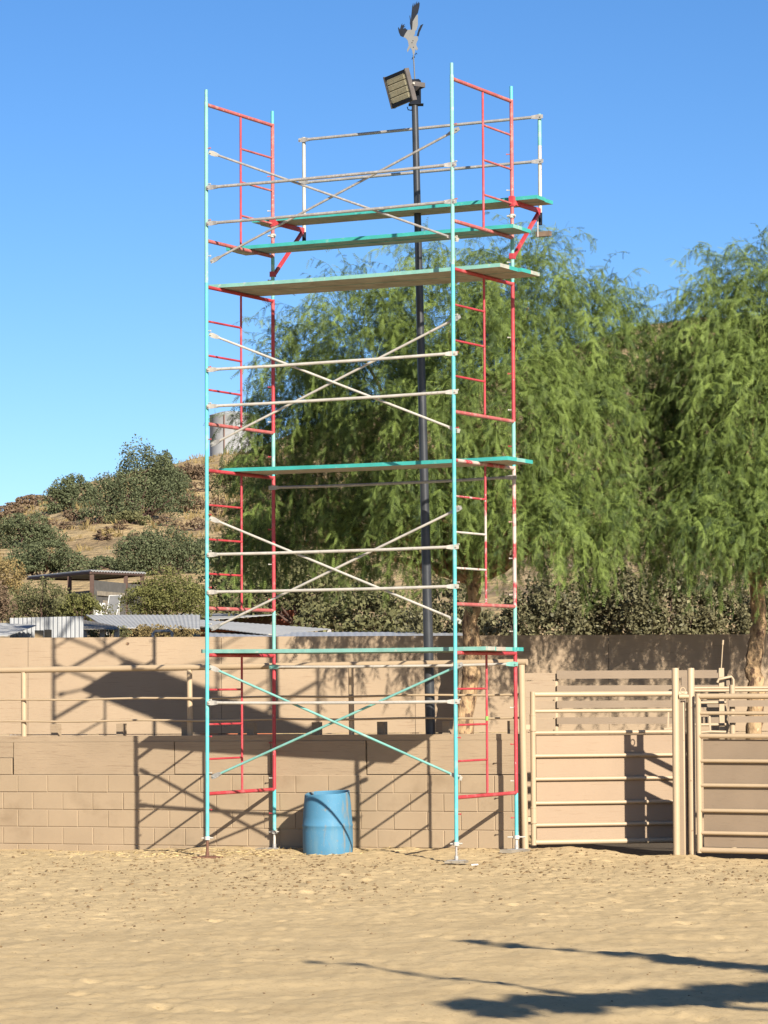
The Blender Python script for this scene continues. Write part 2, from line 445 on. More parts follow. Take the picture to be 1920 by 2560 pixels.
for _ in range(190):
    x, y = pr.uniform(-4.5, 6.8), 1.0 - 19.5 * pr.random()
    if y > WY0 + WM * x - 0.35: continue
    a, rx, ry, dp = pr.uniform(0, 6.28), pr.uniform(0.06, 0.10), pr.uniform(0.05, 0.075), pr.uniform(0.008, 0.020)
    i0, i1 = np.searchsorted(xs, (x - 0.3, x + 0.3)); j0, j1 = np.searchsorted(ys, (y - 0.3, y + 0.3))
    X, Y = np.meshgrid(xs[i0:i1] - x, ys[j0:j1] - y)
    q2 = np.sqrt(((X * math.cos(a) + Y * math.sin(a)) / rx) ** 2 + ((-X * math.sin(a) + Y * math.cos(a)) / ry) ** 2)
    Zg[j0:j1, i0:i1] += -dp * (1 - sstep(0.55, 1.15, q2)) + dp * 0.55 * np.exp(-((q2 - 1.5) / 0.35) ** 2)
V[:, 2] = Zg.ravel()
tag(link('ground', np_mesh('ground', V, F, M['sand'], smooth=True)), kind='structure')

RIDGE_PX = [(-900, 1420), (-300, 1350), (0, 1284), (54, 1257), (130, 1232), (233, 1200), (380, 1150), (450, 1122), (515, 1112), (600, 1092), (900, 1010), (1300, 880), (1640, 795), (1900, 770), (2600, 760)]
RX = [1.95 + (p - 960) / FPX * 223.75 for p, _ in RIDGE_PX]
RZ = [1.707 + (1702 - q) / FPX * 223.75 for _, q in RIDGE_PX]
def hill_base(x, y):
    x = np.asarray(x, float); y = np.asarray(y, float)
    r = np.interp(x * 223.75 / np.maximum(y + 33.75, 60) if False else x, RX, RZ)
    t = np.clip((y - 36) / 154, 0, 1)
    r = r - 0.9
    z = 2.9 + (r - 2.9) * t ** 1.08
    z = np.where(y < 36, -0.6 + 3.5 * sstep(16, 36, y), z)
    return np.where(y > 190, r - (y - 190) * 0.05, z)
def hill_z(x, y):
    k = np.clip((np.asarray(y) - 20) / 60, 0, 1)
    return hill_base(x, y) + k * (0.7 * vnoise(x * 0.12, y * 0.1, 21) + 0.3 * vnoise(x * 0.4, y * 0.35, 22))
def hill_hit(px, py):
    d = ray(px, py)
    best = None
    for Y in np.arange(20, 200, 0.5):
        P = CAM + d * (Y - CAM[1]) / d[1]
        if P[2] <= hill_z(P[0], P[1]):
            return P
    return at(px, py, 188)
M['dry_grass'] = mat('dry_hill_grass', (0.335, 0.245, 0.130), 0.15, 0.35, [(0.16, 0.52, 0.64, (0.20, 0.145, 0.085)), (0.9, 0.54, 0.66, (0.36, 0.28, 0.165)), (2.6, 0.58, 0.68, (0.19, 0.14, 0.075)), (0.28, 0.66, 0.72, (0.34, 0.285, 0.21))],
                     0.95, bump=(1.6, 0.9, 0.4), spec=0.1)
hx = np.concatenate([-np.geomspace(400, 62, 14), np.arange(-60, 60, 0.9), np.geomspace(62, 400, 14)])
hy = np.concatenate([np.arange(15, 232, 1.2), np.geomspace(240, 700, 12)])
V, F = grid_mesh(hx, hy, hill_z)
tag(link('hillside', np_mesh('hillside', V, F, M['dry_grass'], smooth=True)), kind='structure')

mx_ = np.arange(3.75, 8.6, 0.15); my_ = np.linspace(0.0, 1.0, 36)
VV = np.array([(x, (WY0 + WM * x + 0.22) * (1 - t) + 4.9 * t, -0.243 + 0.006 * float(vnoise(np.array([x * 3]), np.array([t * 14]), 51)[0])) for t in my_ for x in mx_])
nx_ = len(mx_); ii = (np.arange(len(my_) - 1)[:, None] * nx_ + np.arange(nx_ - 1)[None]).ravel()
M['alley_shade'] = mat('painted_alley_shade', (0.05, 0.036, 0.022), 0.3, 4, (), 0.9, bump=(20, 0.6, 0.02))  # near-black colour paints the gates' shade onto the alley floor
tag(link('alley_shade_sheet', np_mesh('alley_shade_sheet', VV, np.stack([ii, ii + 1, ii + nx_ + 1, ii + nx_], 1), M['alley_shade'], smooth=True)), kind='structure')

# ------------------------------------------------------------------ arena wall of painted blocks
PHI = math.atan(-WM)
GR = 0.0085 * math.cos(PHI)                # the wall follows a slight grade
wall = thing('block_wall', (0, WY0, 0), 'long tan painted concrete block arena wall with plywood boards along its upper edge', 'wall', rot=(0, -math.atan(GR), -PHI))
SW = lambda px, py=1900: atline(px, py, WY0, WM)[0] / math.cos(PHI)    # photo column -> distance along the wall
BW, BH, TOPZ = 0.4064, 0.2032, 0.626
S0, S1 = -5.0, SW(1300)
back = MB(); back.box(((S0 + S1) / 2, 0.105, (TOPZ - 0.45) / 2 - 0.0), ((S1 - S0) / 2, 0.095, (TOPZ + 0.45) / 2))
back.build('mortar', M['mortar'], wall, local=True)
def block_mesh(w):
    b = MB(); g = 0.0045; e = 0.004
    V = []
    for yy, ins in ((0.012, 0), (0.004, 0), (0.0, e)):
        V += [(g + ins, yy, g + ins), (w - g - ins, yy, g + ins), (w - g - ins, yy, BH - g - ins), (g + ins, yy, BH - g - ins)]
    Fc = [(8, 9, 10, 11)]
    for a in (0, 4):
        Fc += [(a + i, a + (i + 1) % 4, a + 4 + (i + 1) % 4, a + 4 + i) for i in range(4)]
    b.add(V, Fc)
    return b.mesh('block', M['block'])
bm_full = block_mesh(BW)
OFF = SW(270, 1960) % BW                    # a joint of the top course stands at this column
for r in range(6):
    z0 = TOPZ - BH * (r + 1)
    o = OFF + (BW / 2 if r % 2 else 0) - 12 * BW - (OFF // BW) * BW
    s = o + math.floor((S0 - o) / BW) * BW
    while s < S1 - 0.03:
        w = min(BW, S1 - s)
        me = bm_full if w > BW - 0.01 else block_mesh(w)
        link('block', me, wall, (s + rnd.uniform(-0.0015, 0.0015), rnd.uniform(-0.0025, 0.0025), z0), (rnd.uniform(-0.004, 0.004), 0, rnd.uniform(-0.003, 0.003)))
        s += BW
sj = SW(32, 1910)
for s in (sj - BW, sj - 2 * BW, sj - 3 * BW, sj - 4 * BW):       # a fifth course remains at the left end
    link('block', bm_full, wall, (s, 0.0, TOPZ))
UZ = 1.012
def wboard(name, px0, px1, z0, z1, y=0.022, t=0.012, m='ply_wall', tilt=0.0):
    a, b = SW(px0), SW(px1)
    q = MB(); q.box(((a + b) / 2, y + t, (z0 + z1) / 2), ((b - a) / 2 - 0.002, t, (z1 - z0) / 2 - 0.001))
    ob = q.build(name, M[m], wall, local=True)
    return ob
wboard('plywood_board', -150, 31, TOPZ + BH, UZ)
wboard('plywood_board', 33, 434, TOPZ + 0.004, UZ)
wboard('plywood_board', 436, 676, TOPZ + 0.012, UZ)
wboard('plywood_board', 678, 914, TOPZ - 0.006, UZ, y=0.014)
wboard('plywood_board', 917, 1299, TOPZ + 0.010, UZ)
cap = MB(); cap.box(((S0 + S1) / 2, 0.105, 1.046), ((S1 - S0) / 2, 0.075, 0.033)); cap.build('cap_board', M['ply_wall'], wall, local=True)
core = MB(); core.box(((S0 + S1) / 2, 0.13, (TOPZ + UZ) / 2), ((S1 - S0) / 2, 0.07, (UZ - TOPZ) / 2 - 0.002)); core.build('core', M['mortar'], wall, local=True)
for k in range(9):
    s = SW(110 + 164 * (k - 1), 1820)
    if s > S1 - 0.1: break
    q = MB(); q.box((s, 0.30, 0.72), (0.045, 0.045, 0.50)); q.build('post_stub', M['ply_wall'], wall, local=True)

# pipe rail fence standing on the wall
pf = thing('pipe_rail_fence', (0, WY0, 0), 'cream pipe rail with round posts and two thin rods standing along the block wall top', 'fence', rot=(0, -math.atan(GR), -PHI))
yo = 0.105
q = MB(); q.tube((S0, yo, 1.868), (SW(1312, 1660), yo, 1.868), 0.0365, n=14); q.build('top_rail', M['pipe'], pf, local=True)
for z in (1.513, 1.256):
    q = MB(); q.path([(S0 + (SW(1300) - S0) * i / 24, yo - 0.045, z + 0.006 * math.sin(i * 1.3)) for i in range(25)], 0.0125, n=8)
    q.build('rod', M['pipe'], pf, local=True)
for px in (-370, 50, 466, 871):
    s = SW(px, 1800)
    q = MB(); q.tube((s, yo, 1.07), (s, yo, 1.84), 0.032, n=14); q.build('post', M['pipe'], pf, local=True)

# ------------------------------------------------------------------ high plywood fence behind
FY = 4.99
fence = thing('plywood_fence', (2, FY, -0.25), 'high tan plywood panel fence standing behind the block wall under the trees', 'fence')
xj = at(70, 1700, FY)[0]
for row, (z0, z1) in enumerate(((1.045, 2.262), (-0.25, 1.035))):
    for k in range(-2, 7):
        a = xj + 2.438 * k
        q = MB(); q.box((a + 1.219, FY + 0.012 + rnd.uniform(-0.003, 0.003), (z0 + z1) / 2), (1.2165, 0.010, (z1 - z0) / 2))
        q.build('plywood_panel', M['ply'], fence)
        if row == 0:
            q = MB(); q.box((a, FY + 0.075, 0.95), (0.045, 0.045, 1.2)); q.build('fence_post', M['dark_wood'], fence)
q = MB(); q.lathe([(0.0, 0.0), (0.020, 0.0)], (0, 0, 0), 12)
kp = at(319, 1609, FY - 0.002)
kn = MB()
kn.add([(kp[0] + 0.022 * math.cos(a), FY - 0.006, kp[2] + 0.018 * math.sin(a)) for a in np.linspace(0, 6.28, 10)[:-1]], [tuple(range(9))])
kn.build('knot', M['bark'], fence)

# ------------------------------------------------------------------ the scaffold
TH = rad(27.70969)
PIT = 2.032                                 # frame pitch
WID, LEN = 1.47685, 3.03995
TB, BB = 0.0425, 0.4715                     # top bar below the frame top, bottom bar above its foot
U = np.array([math.cos(TH), -math.sin(TH), 0]); Vv = np.array([math.sin(TH), math.cos(TH), 0])
Zv = np.array([0, 0, 1.0])
def S(a, b, z): return a * U + b * Vv + z * Zv
POST = {'LF': S(0, 0, 0), 'LR': S(0, WID, 0), 'RF': S(LEN, 0, 0), 'RR': S(LEN, WID, 0)}
scaf = thing('scaffold_tower', S(LEN / 2, WID / 2, -0.2), 'four level turquoise and red steel scaffold tower standing before the tan block wall', 'scaffold')
PR, TR_ = 0.0212, 0.0132
for side, a0 in (('L', 0.0), ('R', LEN)):
    for k in range(4):
        z0, z1 = k * PIT, (k + 1) * PIT
        fr = subempty('frame', scaf)
        chipped = side == 'R' and k == 1
        red = 'red_chipped' if chipped else 'red_faded' if k == 3 else 'red'
        tl = 'teal_pale' if k == 3 else 'teal'
        zt, zb = z1 - TB, z0 + BB
        lx = {0: (0, 0), 1: (0, 0)}
        # front post is turquoise all over, rear post red above the lower bar
        q = MB(); q.tube(S(a0, 0, z0 + 0.003), S(a0, 0, z1 - 0.003), PR, n=14)
        q.tube(S(a0, 0, z1 - 0.003), S(a0, 0, z1 + (0.125 if k == 3 else 0.004)), 0.0175 if k == 3 else 0.0225, n=12)
        q.build('post', M[tl], fr)
        q = MB(); q.tube(S(a0, WID, zb), S(a0, WID, zt + 0.02), PR, n=14, mi=0)
        q.tube(S(a0, WID, z0 + 0.003), S(a0, WID, zb - 0.001), PR, n=14, mi=1)
        q.tube(S(a0, WID, zt + 0.021), S(a0, WID, z1 + (0.125 if k == 3 else 0.004)), 0.0185, n=12, mi=2)
        q.build('post', [M[red], M['teal_pale' if k in (1, 2, 3) else 'teal'], M['teal']], fr)
        for nm, z, mm in (('top_bar', zt, red), ('bottom_bar', zb, 'red_faded' if k else 'red')):
            q = MB(); q.tube(S(a0, PR, z), S(a0, WID - PR, z), PR * 0.98, n=12); q.build(nm, M['red' if (nm == 'top_bar' and not (k == 3 or chipped)) else mm], fr)
        bi = 0.51 * WID
        q = MB(); q.tube(S(a0, bi, zb + PR), S(a0, bi, zt - PR), TR_, n=10); q.build('inner_post', M['red_chipped' if chipped else 'red'], fr)
        ra, rb = (0 + PR, bi) if k < 3 else (bi, WID - PR)
        for j in (1, 2, 3):
            z = zb + (zt - zb) * j / 4
            q = MB(); q.tube(S(a0, ra, z), S(a0, rb, z), 0.0122, n=10)
            q.build('rung', M['white_chipped' if chipped and j < 3 else red], fr)
        for b, sgn in ((0.0, 1), (WID, -1)):                # lock studs welded to the posts
            for j in range(4):
                z = z0 + 0.20 + 0.40 * j + (0.1 if sgn > 0 else 0.0)
                q = MB(); q.tube(S(a0, b, z), S(a0 + 0.052 * sgn, b - 0.02 * (sgn < 0), z), 0.0055, n=7)
                q.tube(S(a0 + 0.046 * sgn, b - 0.018 * (sgn < 0), z), S(a0 + 0.056 * sgn, b - 0.022 * (sgn < 0), z), 0.009, n=7)
                q.build('stud', M['galv_white' if (j + k) % 2 else red], fr)
        if side == 'R' and k == 0:
            zt_ = zon(S(LEN, bi, 0), 1796)
            q = MB(); q.tube(S(a0, bi, zt_ - 0.022), S(a0, bi, zt_ + 0.022), 0.0165, n=10); q.build('tape', M['green_tape'], fr)

def rail(p0, p1, r, name, m, parent, flat=0.10, endm=None, sag=0.0):
    p0, p1 = np.asarray(p0, float), np.asarray(p1, float)
    d = unit(p1 - p0)
    q = MB()
    a, b = p0 + d * flat, p1 - d * flat
    mid = (a + b) / 2 - Zv * sag
    q.path([a, (a + mid) / 2 - Zv * sag * 0.5, mid, (mid + b) / 2 - Zv * sag * 0.5, b], r, n=10)
    side = unit(np.cross(d, Vv if abs(d @ Vv) < 0.9 else U))
    for e, s in ((p0, 1), (p1, -1)):
        c0, c1 = e - d * s * 0.025, e + d * s * (flat + 0.012)
        # flattened, slightly spread tube end
        V = []
        for c, w, t in ((c0, 0.020, 0.004), (e + d * s * 0.02, 0.027, 0.004), (e + d * s * flat * 0.65, 0.024, 0.006), (c1, r * 0.96, r * 0.96)):
            for sx, sy in ((-1, -1), (1, -1), (1, 1), (-1, 1)):
                V.append(c + side * w * sx + Vv * t * sy)
        Fc = [(0, 1, 2, 3), (15, 14, 13, 12)]
        for i in range(3):
            Fc += [(i * 4 + j, i * 4 + (j + 1) % 4, i * 4 + 4 + (j + 1) % 4, i * 4 + 4 + j) for j in range(4)]
        q.add(V, Fc, 1 if endm else 0)
        q.tube(e - Vv * 0.016, e + Vv * 0.012, 0.008, n=8, mi=1 if endm else 0)
    return q.build(name, [m, endm] if endm else m, parent)

LFp, RFp, LRp, RRp = POST['LF'], POST['RF'], POST['LR'], POST['RR']
def front(yl, yr, da=0.045, db=0.024):
    return (S(da, db, zon(LFp, yl)), S(LEN + 0.03, db + 0.012, zon(RFp, yr)))
CROSS = [((1669, 1945), (1942, 1662), 'teal_pale', 'galv_white'), ((1296.5, 1553), (1571, 1270), 'galv_white', 'galv_white'),
         ((837, 1076), (1110, 792), 'galv_white', 'galv_white'), ((382, 598), (652, 322), 'galv', 'galv')]
for A, B, m1, m2 in CROSS:
    cb = subempty('cross_brace', scaf)
    rail(*front(*A, db=0.022), 0.0135, 'brace_bar', M[m1], cb, endm=M['galv_white'])
    rail(*front(*B, db=0.052), 0.0135, 'brace_bar', M['teal_pale' if m1 == 'teal_pale' else m2], cb, endm=M['galv'])
for yl, yr, m in ((1757, 1754, 'galv_white'), (1387, 1367.5, 'galv_white'), (1480.5, 1466, 'galv_white'), (925.5, 884, 'galv_white'), (1017, 980, 'galv_white'),
                  (470.5, 412, 'galv'), (560, 504, 'galv')):
    rail(*front(yl, yr, db=-0.028), 0.0172, 'guard_rail', M[m], scaf, sag=0.006)
for yl, yr, m, e in ((1667, 1660, 'galv_white', 'teal_pale'), (1219.7, 1193.6, 'galv', 'galv')):
    rail(S(-0.02, WID - 0.03, zon(LRp, yl)), S(LEN + 0.02, WID - 0.03, zon(RRp, yr)), 0.0165, 'guard_rail', M[m], scaf, endm=M[e], sag=0.01)

# outrigger brackets on the rear posts with guard posts and rails
BRZ, BRL = zon(LRp, 556), 0.72
for side, a0 in (('L', 0.0), ('R', LEN)):
    br = subempty('outrigger_bracket', scaf)
    b0, b1 = WID, WID + BRL
    zr = BRZ
    q = MB(); q.bar(S(a0, b0 + 0.02, zr), S(a0, b1, zr), 0.035, 0.05); q.build('arm', M['red'], br)
    q = MB(); q.bar(S(a0, b1 - 0.03, zr - 0.03), S(a0, b0 + 0.03, zr - 0.60), 0.034, 0.034, (0, 0, 1)); q.build('strut', M['red'], br)
    for z, w in ((zr + 0.01, 0.055), (zr - 0.60, 0.03)):
        q = MB(); q.box(S(a0, b0, z), (0.027, 0.029, w), (U, Vv, Zv)); q.build('hook', M['red'], br)
    q = MB(); q.tube(S(a0, b0, zr - 0.175), S(a0, b0, zr - 0.135), 0.034, n=12); q.tube(S(a0 - 0.05, b0 - 0.02, zr - 0.155), S(a0 + 0.05, b0 - 0.02, zr - 0.155), 0.012, n=8)
    q.build('clamp', M['galv_white'], br)
    gz1 = BRZ + 1.10
    q = MB(); q.tube(S(a0, b1 + 0.02, zr - 0.12), S(a0, b1 + 0.02, gz1 - 0.36), 0.021, n=12); q.tube(S(a0, b1 + 0.02, gz1 - 0.36), S(a0, b1 + 0.02, gz1), 0.021, n=12, mi=1)
    q.build('guard_post', [M['galv_white'], M['galv_white' if side == 'L' else 'teal_pale']], br)
    q = MB(); q.tube(S(a0, b1 + 0.02, zr - 0.16), S(a0, b1 + 0.02, zr - 0.02), 0.024, n=10); q.build('socket', M['black'], br)
    if side == 'R':
        q = MB(); q.tube(S(a0, b1 - 0.05, zr - 0.30), S(a0, b1 - 0.05, zr - 0.05), 0.010, n=8); q.build('pin', M['galv'], br)
        q = MB(); q.box(S(a0 + 0.06, b1 - 0.02, zr - 0.27), (0.085, 0.03, 0.028), (U, Vv, Zv)); q.build('wedge_block', M['brown_block'], br)
for dz in (1.065, 0.56):
    rail(S(-0.03, WID + BRL - 0.01, BRZ + dz), S(LEN + 0.03, WID + BRL - 0.01, BRZ + dz), 0.0175, 'guard_rail', M['galv'], scaf)

# screw jacks
JACK = {'LF': ('rust', 2142), 'LR': ('galv_white', 2121), 'RF': ('galv', 2152), 'RR': ('galv_white', 2124)}
FOOT = {}
for k, (m, py) in JACK.items():
    P = POST[k]
    zf = zon(P, py)
    FOOT[k] = zf
    jk = subempty('screw_jack', scaf)
    q = MB(); q.tube(P + Zv * zf, P - Zv * 0.005, 0.0155 if k != 'RF' else 0.012, n=10); q.build('stem', M[m], jk)
    q = MB(); q.tube(P - Zv * 0.03, P + Zv * 0.008, 0.032, n=12)
    ln = 0.10 if k in ('RR',) else 0.065
    hd = unit(U + 0.2 * Vv)
    q.tube(P - hd * ln - Zv * 0.012, P + hd * ln - Zv * 0.008, 0.009, n=8)
    q.build('adjusting_nut', M['galv_white'], jk)
    q = MB(); q.box(P + Zv * (zf + 0.004), (0.075, 0.075, 0.005), (U, Vv, Zv)); q.tube(P + Zv * zf, P + Zv * (zf + 0.05), 0.022, n=10)
    q.build('base_plate', M['rust' if k == 'LF' else 'galv'], jk)
def sole(k, label, hx_, hy_, hz_, m, da=0.0):
    P = POST[k]; q = MB()
    q.box(P + U * da + Zv * (FOOT[k] - hz_ + 0.002), (hx_, hy_, hz_), (unit(U + 0.25 * Vv), unit(Vv - 0.25 * U), Zv))
    tag(q.build('sole_board', M[m]), label, 'board')
sole('LF', 'rusty brown sole board under the front left scaffold jack beside the straw', 0.15, 0.10, 0.022, 'rust')
sole('LR', 'pale weathered sole board under the jack left of the blue drum', 0.17, 0.11, 0.022, 'board', -0.03)
sole('RF', 'thin sole board half buried in sand under the front right scaffold jack', 0.11, 0.09, 0.012, 'board')
sole('RR', 'weathered sole board under the rear right scaffold jack beside the pipe gate post', 0.15, 0.10, 0.018, 'board', -0.02)

# ------------------------------------------------------------------ scaffold planks
def plank(a0, b0, z, m_edge, label, group, length=3.62, w=0.229, da=0.0, endm='plank_end', bow=0.0):
    q = MB()
    n = 8
    rows = []
    for i in range(n + 1):
        t = i / n
        rows.append((a0 + da + length * t, z - bow * 4 * t * (1 - t)))
    V, Fc, mi = [], [], []
    th = 0.040
    for a, zz in rows:
        V += [S(a, b0, zz), S(a, b0 + w, zz), S(a, b0 + w, zz + th), S(a, b0, zz + th)]
    for i in range(n):
        o = i * 4
        for j, mm in ((0, 0), (1, 1), (2, 1), (3, 1)):
            Fc.append((o + j, o + (j + 1) % 4, o + 4 + (j + 1) % 4, o + 4 + j)); mi.append(mm)
    q.v = [tuple(p) for p in V]
    q.f = Fc + [(0, 3, 2, 1), (n * 4, n * 4 + 1, n * 4 + 2, n * 4 + 3)]
    q.m = mi + [2, 2]; q.s = [False] * len(q.f)
    ob = q.build('scaffold_plank', [M['plank'], M[m_edge], M[endm]])
    tag(ob, label, 'plank', group)
ORD = {1: ['only'], 2: ['front', 'rear'], 3: ['frontmost', 'middle', 'rearmost'], 4: ['frontmost', 'second from front', 'third from front', 'rearmost']}
def deck(lv, bs, z, edges, ends, a_start, grp, length):
    n = len(bs)
    for i, b in enumerate(bs):
        plank(a_start[i], b, z + rnd.uniform(0, 0.004), edges[i], '%s turquoise edged plank of %s' % (ORD[n][i], lv), grp, length=length, endm=ends[i], bow=rnd.uniform(0.0, 0.012))
ztop = lambda k: k * PIT + PIT - TB + PR
deck('the lowest scaffold deck at fence height', [0.14 + 0.234 * i for i in range(4)], ztop(0), ['plank_pale', 'plank_teal', 'plank_pale', 'plank_teal'], ['plank_end', 'plank', 'plank_pale', 'plank_teal'],
     [-0.16, -0.15, -0.18, -0.16], 'planks of the lowest deck', 3.49)
deck('the second scaffold deck in front of the tree', [0.56 + 0.236 * i for i in range(3)], ztop(1), ['plank_teal'] * 3, ['plank_teal', 'plank_pale', 'plank_teal'], [-0.18, -0.19, -0.21], 'planks of the second deck', 3.58)
deck('the wide third scaffold deck above the tree top', [0.26 + 0.235 * i for i in range(4)], ztop(2), ['plank_pale', 'plank_pale', 'plank_teal', 'plank_teal'], ['plank_end', 'plank_teal', 'plank_teal', 'plank_end'],
     [-0.14, -0.15, -0.11, -0.11], 'planks of the third deck', 3.61)
deck('the narrow fourth scaffold deck resting on the upper bottom bars', [0.93 + 0.238 * i for i in range(2)], 3 * PIT + BB + PR, ['plank_teal'] * 2, ['plank_pale', 'plank_teal'], [-0.30, -0.31], 'planks of the fourth deck', 3.61)
deck('the top outrigger deck below the rear guard rail', [WID + 0.07 + 0.24 * i for i in range(2)] , BRZ + 0.027, ['plank_teal'] * 2, ['plank_teal', 'plank_teal'], [-0.32, -0.34], 'planks of the outrigger deck', 3.63)

# ------------------------------------------------------------------ lamp pole, floodlight, eagle
PY = 0.86
pb = at(1077, 1850, PY); ptp = at(1037, 262, PY - 0.02)
lp = thing('light_pole', (pb[0], PY, -0.25), 'tall tapered charcoal lamp pole leaning slightly behind the scaffold', 'light pole')
base = pb + (pb - ptp) * 0.165
q = MB(); q.path([base + (ptp - base) * t for t in np.linspace(0, 1, 9)], [0.0615 - 0.025 * t for t in np.linspace(0, 1, 9)], n=20); q.build('shaft', M['pole'], lp)
c = at(1038, 231, PY)
q = MB(); q.box(c, (0.055, 0.055, 0.142), (unit((1, -0.25, 0)), unit((0.25, 1, 0)), Zv)); q.build('mounting_box', M['black'], lp)
c = at(1040, 262, PY); q = MB(); q.box(c, (0.085, 0.07, 0.004)); q.build('cap_plate', M['black'], lp)

fw_, fh_ = np.array([0.225, -0.26, 0.043]), np.array([0.090, 0.019, -0.352])
ftl = at(962, 193, PY - 0.02)
fn = unit(np.cross(fw_, fh_))
if fn[1] > 0: fn = -fn
fl = thing('floodlight', ftl + fw_ / 2 + fh_, 'square brown floodlight with four lens strips tilted on top of the charcoal pole', 'floodlight')
wx, hx_ = unit(fw_), unit(fh_)
wl_, hl_ = np.linalg.norm(fw_), np.linalg.norm(fh_)
fc = ftl + fw_ / 2 + fh_ / 2
q = MB(); q.box(fc - fn * 0.026, (wl_ / 2, hl_ / 2, 0.022), (wx, hx_, fn))
for i in range(9): q.box(fc - fn * 0.060 + wx * (i - 4) * 0.035, (0.005, hl_ * 0.42, 0.016), (wx, hx_, fn))
q.build('housing', M['bronze'], fl)
for s_ in (-1, 1):
    q = MB(); q.box(fc + wx * s_ * (wl_ / 2 + 0.008) - fn * 0.018, (0.009, hl_ / 2 + 0.004, 0.032), (wx, hx_, fn)); q.build('side_frame', M['bronze'], fl)
    q = MB(); q.tube(fc + wx * s_ * (wl_ / 2 + 0.015) - fn * 0.045, fc + wx * s_ * (wl_ / 2 + 0.04) - fn * 0.045, 0.013, n=10); q.build('pivot_bolt', M['galv_white'], fl)
for s_ in (-1, 1):
    q = MB(); q.box(fc + hx_ * s_ * (hl_ / 2 - 0.03) + fn * 0.004, (wl_ / 2 - 0.004, 0.026, 0.008), (wx, hx_, fn)); q.build('end_bezel', M['black'], fl)
for i in range(4):
    q = MB(); cc = fc + hx_ * (i - 1.5) * hl_ * 0.20 + fn * 0.004
    q.box(cc, (wl_ / 2 - 0.015, hl_ * 0.088, 0.008), (wx, hx_, fn))
    for j in range(5): q.box(cc + hx_ * (j - 2) * hl_ * 0.031 + fn * 0.009, (wl_ / 2 - 0.035, hl_ * 0.009, 0.003), (wx, hx_, fn))
    q.build('lens', M['lens'], fl)
# yoke: from both pivots back to the pole
pv = fc - fn * 0.045
pole_c = at(1040, 226, PY)
q = MB()
for s_ in (-1, 1):
    a = pv + wx * s_ * (wl_ / 2 + 0.03)
    b_ = pole_c + wx * s_ * (wl_ / 2 + 0.03) * 0.9
    b_ = a + (pole_c - pv) * 0.8
    q.bar(a, b_, 0.008, 0.052, (0, 0, 1))
q.bar(pv + wx * (wl_ / 2 + 0.03) + (pole_c - pv) * 0.8, pv - wx * (wl_ / 2 + 0.03) + (pole_c - pv) * 0.8, 0.008, 0.052)
q.build('yoke', M['bronze'], fl)
q = MB(); a = at(1018, 267, PY - 0.1); q.path([a, a + np.array([0.01, 0.02, -0.03]), a + np.array([0.05, 0.06, -0.03]), a + np.array([0.06, 0.09, 0.0])], 0.006, n=6); q.build('cable', M['black'], fl)

EY = PY - 0.01
eg = thing('eagle_ornament', at(1037, 198, EY), 'black and grey cut metal eagle with raised wings on a thin rod above the floodlight', 'ornament')
Z4 = 7.63
def epoly(pts, m, name, dy, t=0.005):
    P = [at(940 + x / Z4, y / Z4, EY + dy) for x, y in pts]
    o = P[0]
    q = MB(); q.prism([((p - o)[0], (p - o)[2]) for p in P], o, (1, 0, 0), (0, 0, 1), (0, 1, 0), t)
    q.build(name, M[m], eg)
epoly([(690, 560), (675, 570), (665, 565), (645, 440), (650, 400), (638, 300), (650, 290), (664, 380), (690, 120), (712, 48), (716, 130), (728, 90), (750, 40), (748, 100), (785, 10), (780, 75), (822, 25), (815, 70), (835, 42), (830, 120), (800, 250), (770, 290), (740, 340), (700, 410)], 'black', 'upper_wing', 0)
epoly([(700, 410), (740, 340), (770, 290), (800, 275), (800, 480), (770, 570), (745, 590), (745, 640), (720, 690), (790, 690), (805, 750), (780, 800), (765, 850), (800, 930), (780, 965), (745, 940), (740, 1010), (712, 1065), (690, 960), (660, 910), (640, 930), (600, 1000), (590, 950), (625, 870), (605, 770), (560, 720), (525, 710), (560, 640), (605, 570), (660, 565), (690, 560)], 'grey_metal', 'body', 0)
epoly([(525, 710), (465, 685), (430, 600), (420, 530), (432, 518), (455, 560), (478, 480), (505, 440), (500, 485), (550, 455), (530, 505), (565, 492), (510, 548), (565, 530), (570, 550), (605, 570), (560, 640)], 'black', 'lower_wing', 0)
epoly([(775, 680), (810, 560), (850, 480), (905, 455), (880, 510), (830, 620), (815, 695)], 'black', 'tail', 0)
epoly([(680, 1135), (688, 1100), (715, 1080), (740, 1075), (745, 1095), (715, 1105), (695, 1120), (690, 1138)], 'black', 'talon', 0)
epoly([(735, 1050), (765, 1000), (790, 1030), (785, 1038), (765, 1020), (745, 1060)], 'black', 'talon', 0)
for x, y in ((705, 775), (687, 812), (714, 900)):
    epoly([(x - 8, y - 8), (x + 8, y - 8), (x + 8, y + 10), (x - 8, y + 10)], 'black', 'spot', -0.002, 0.002)
q = MB(); q.tube(at(1037, 199, EY + 0.006), at(1033.5, 138, EY + 0.006), 0.0075, n=8); q.build('rod', M['grey_metal'], eg)

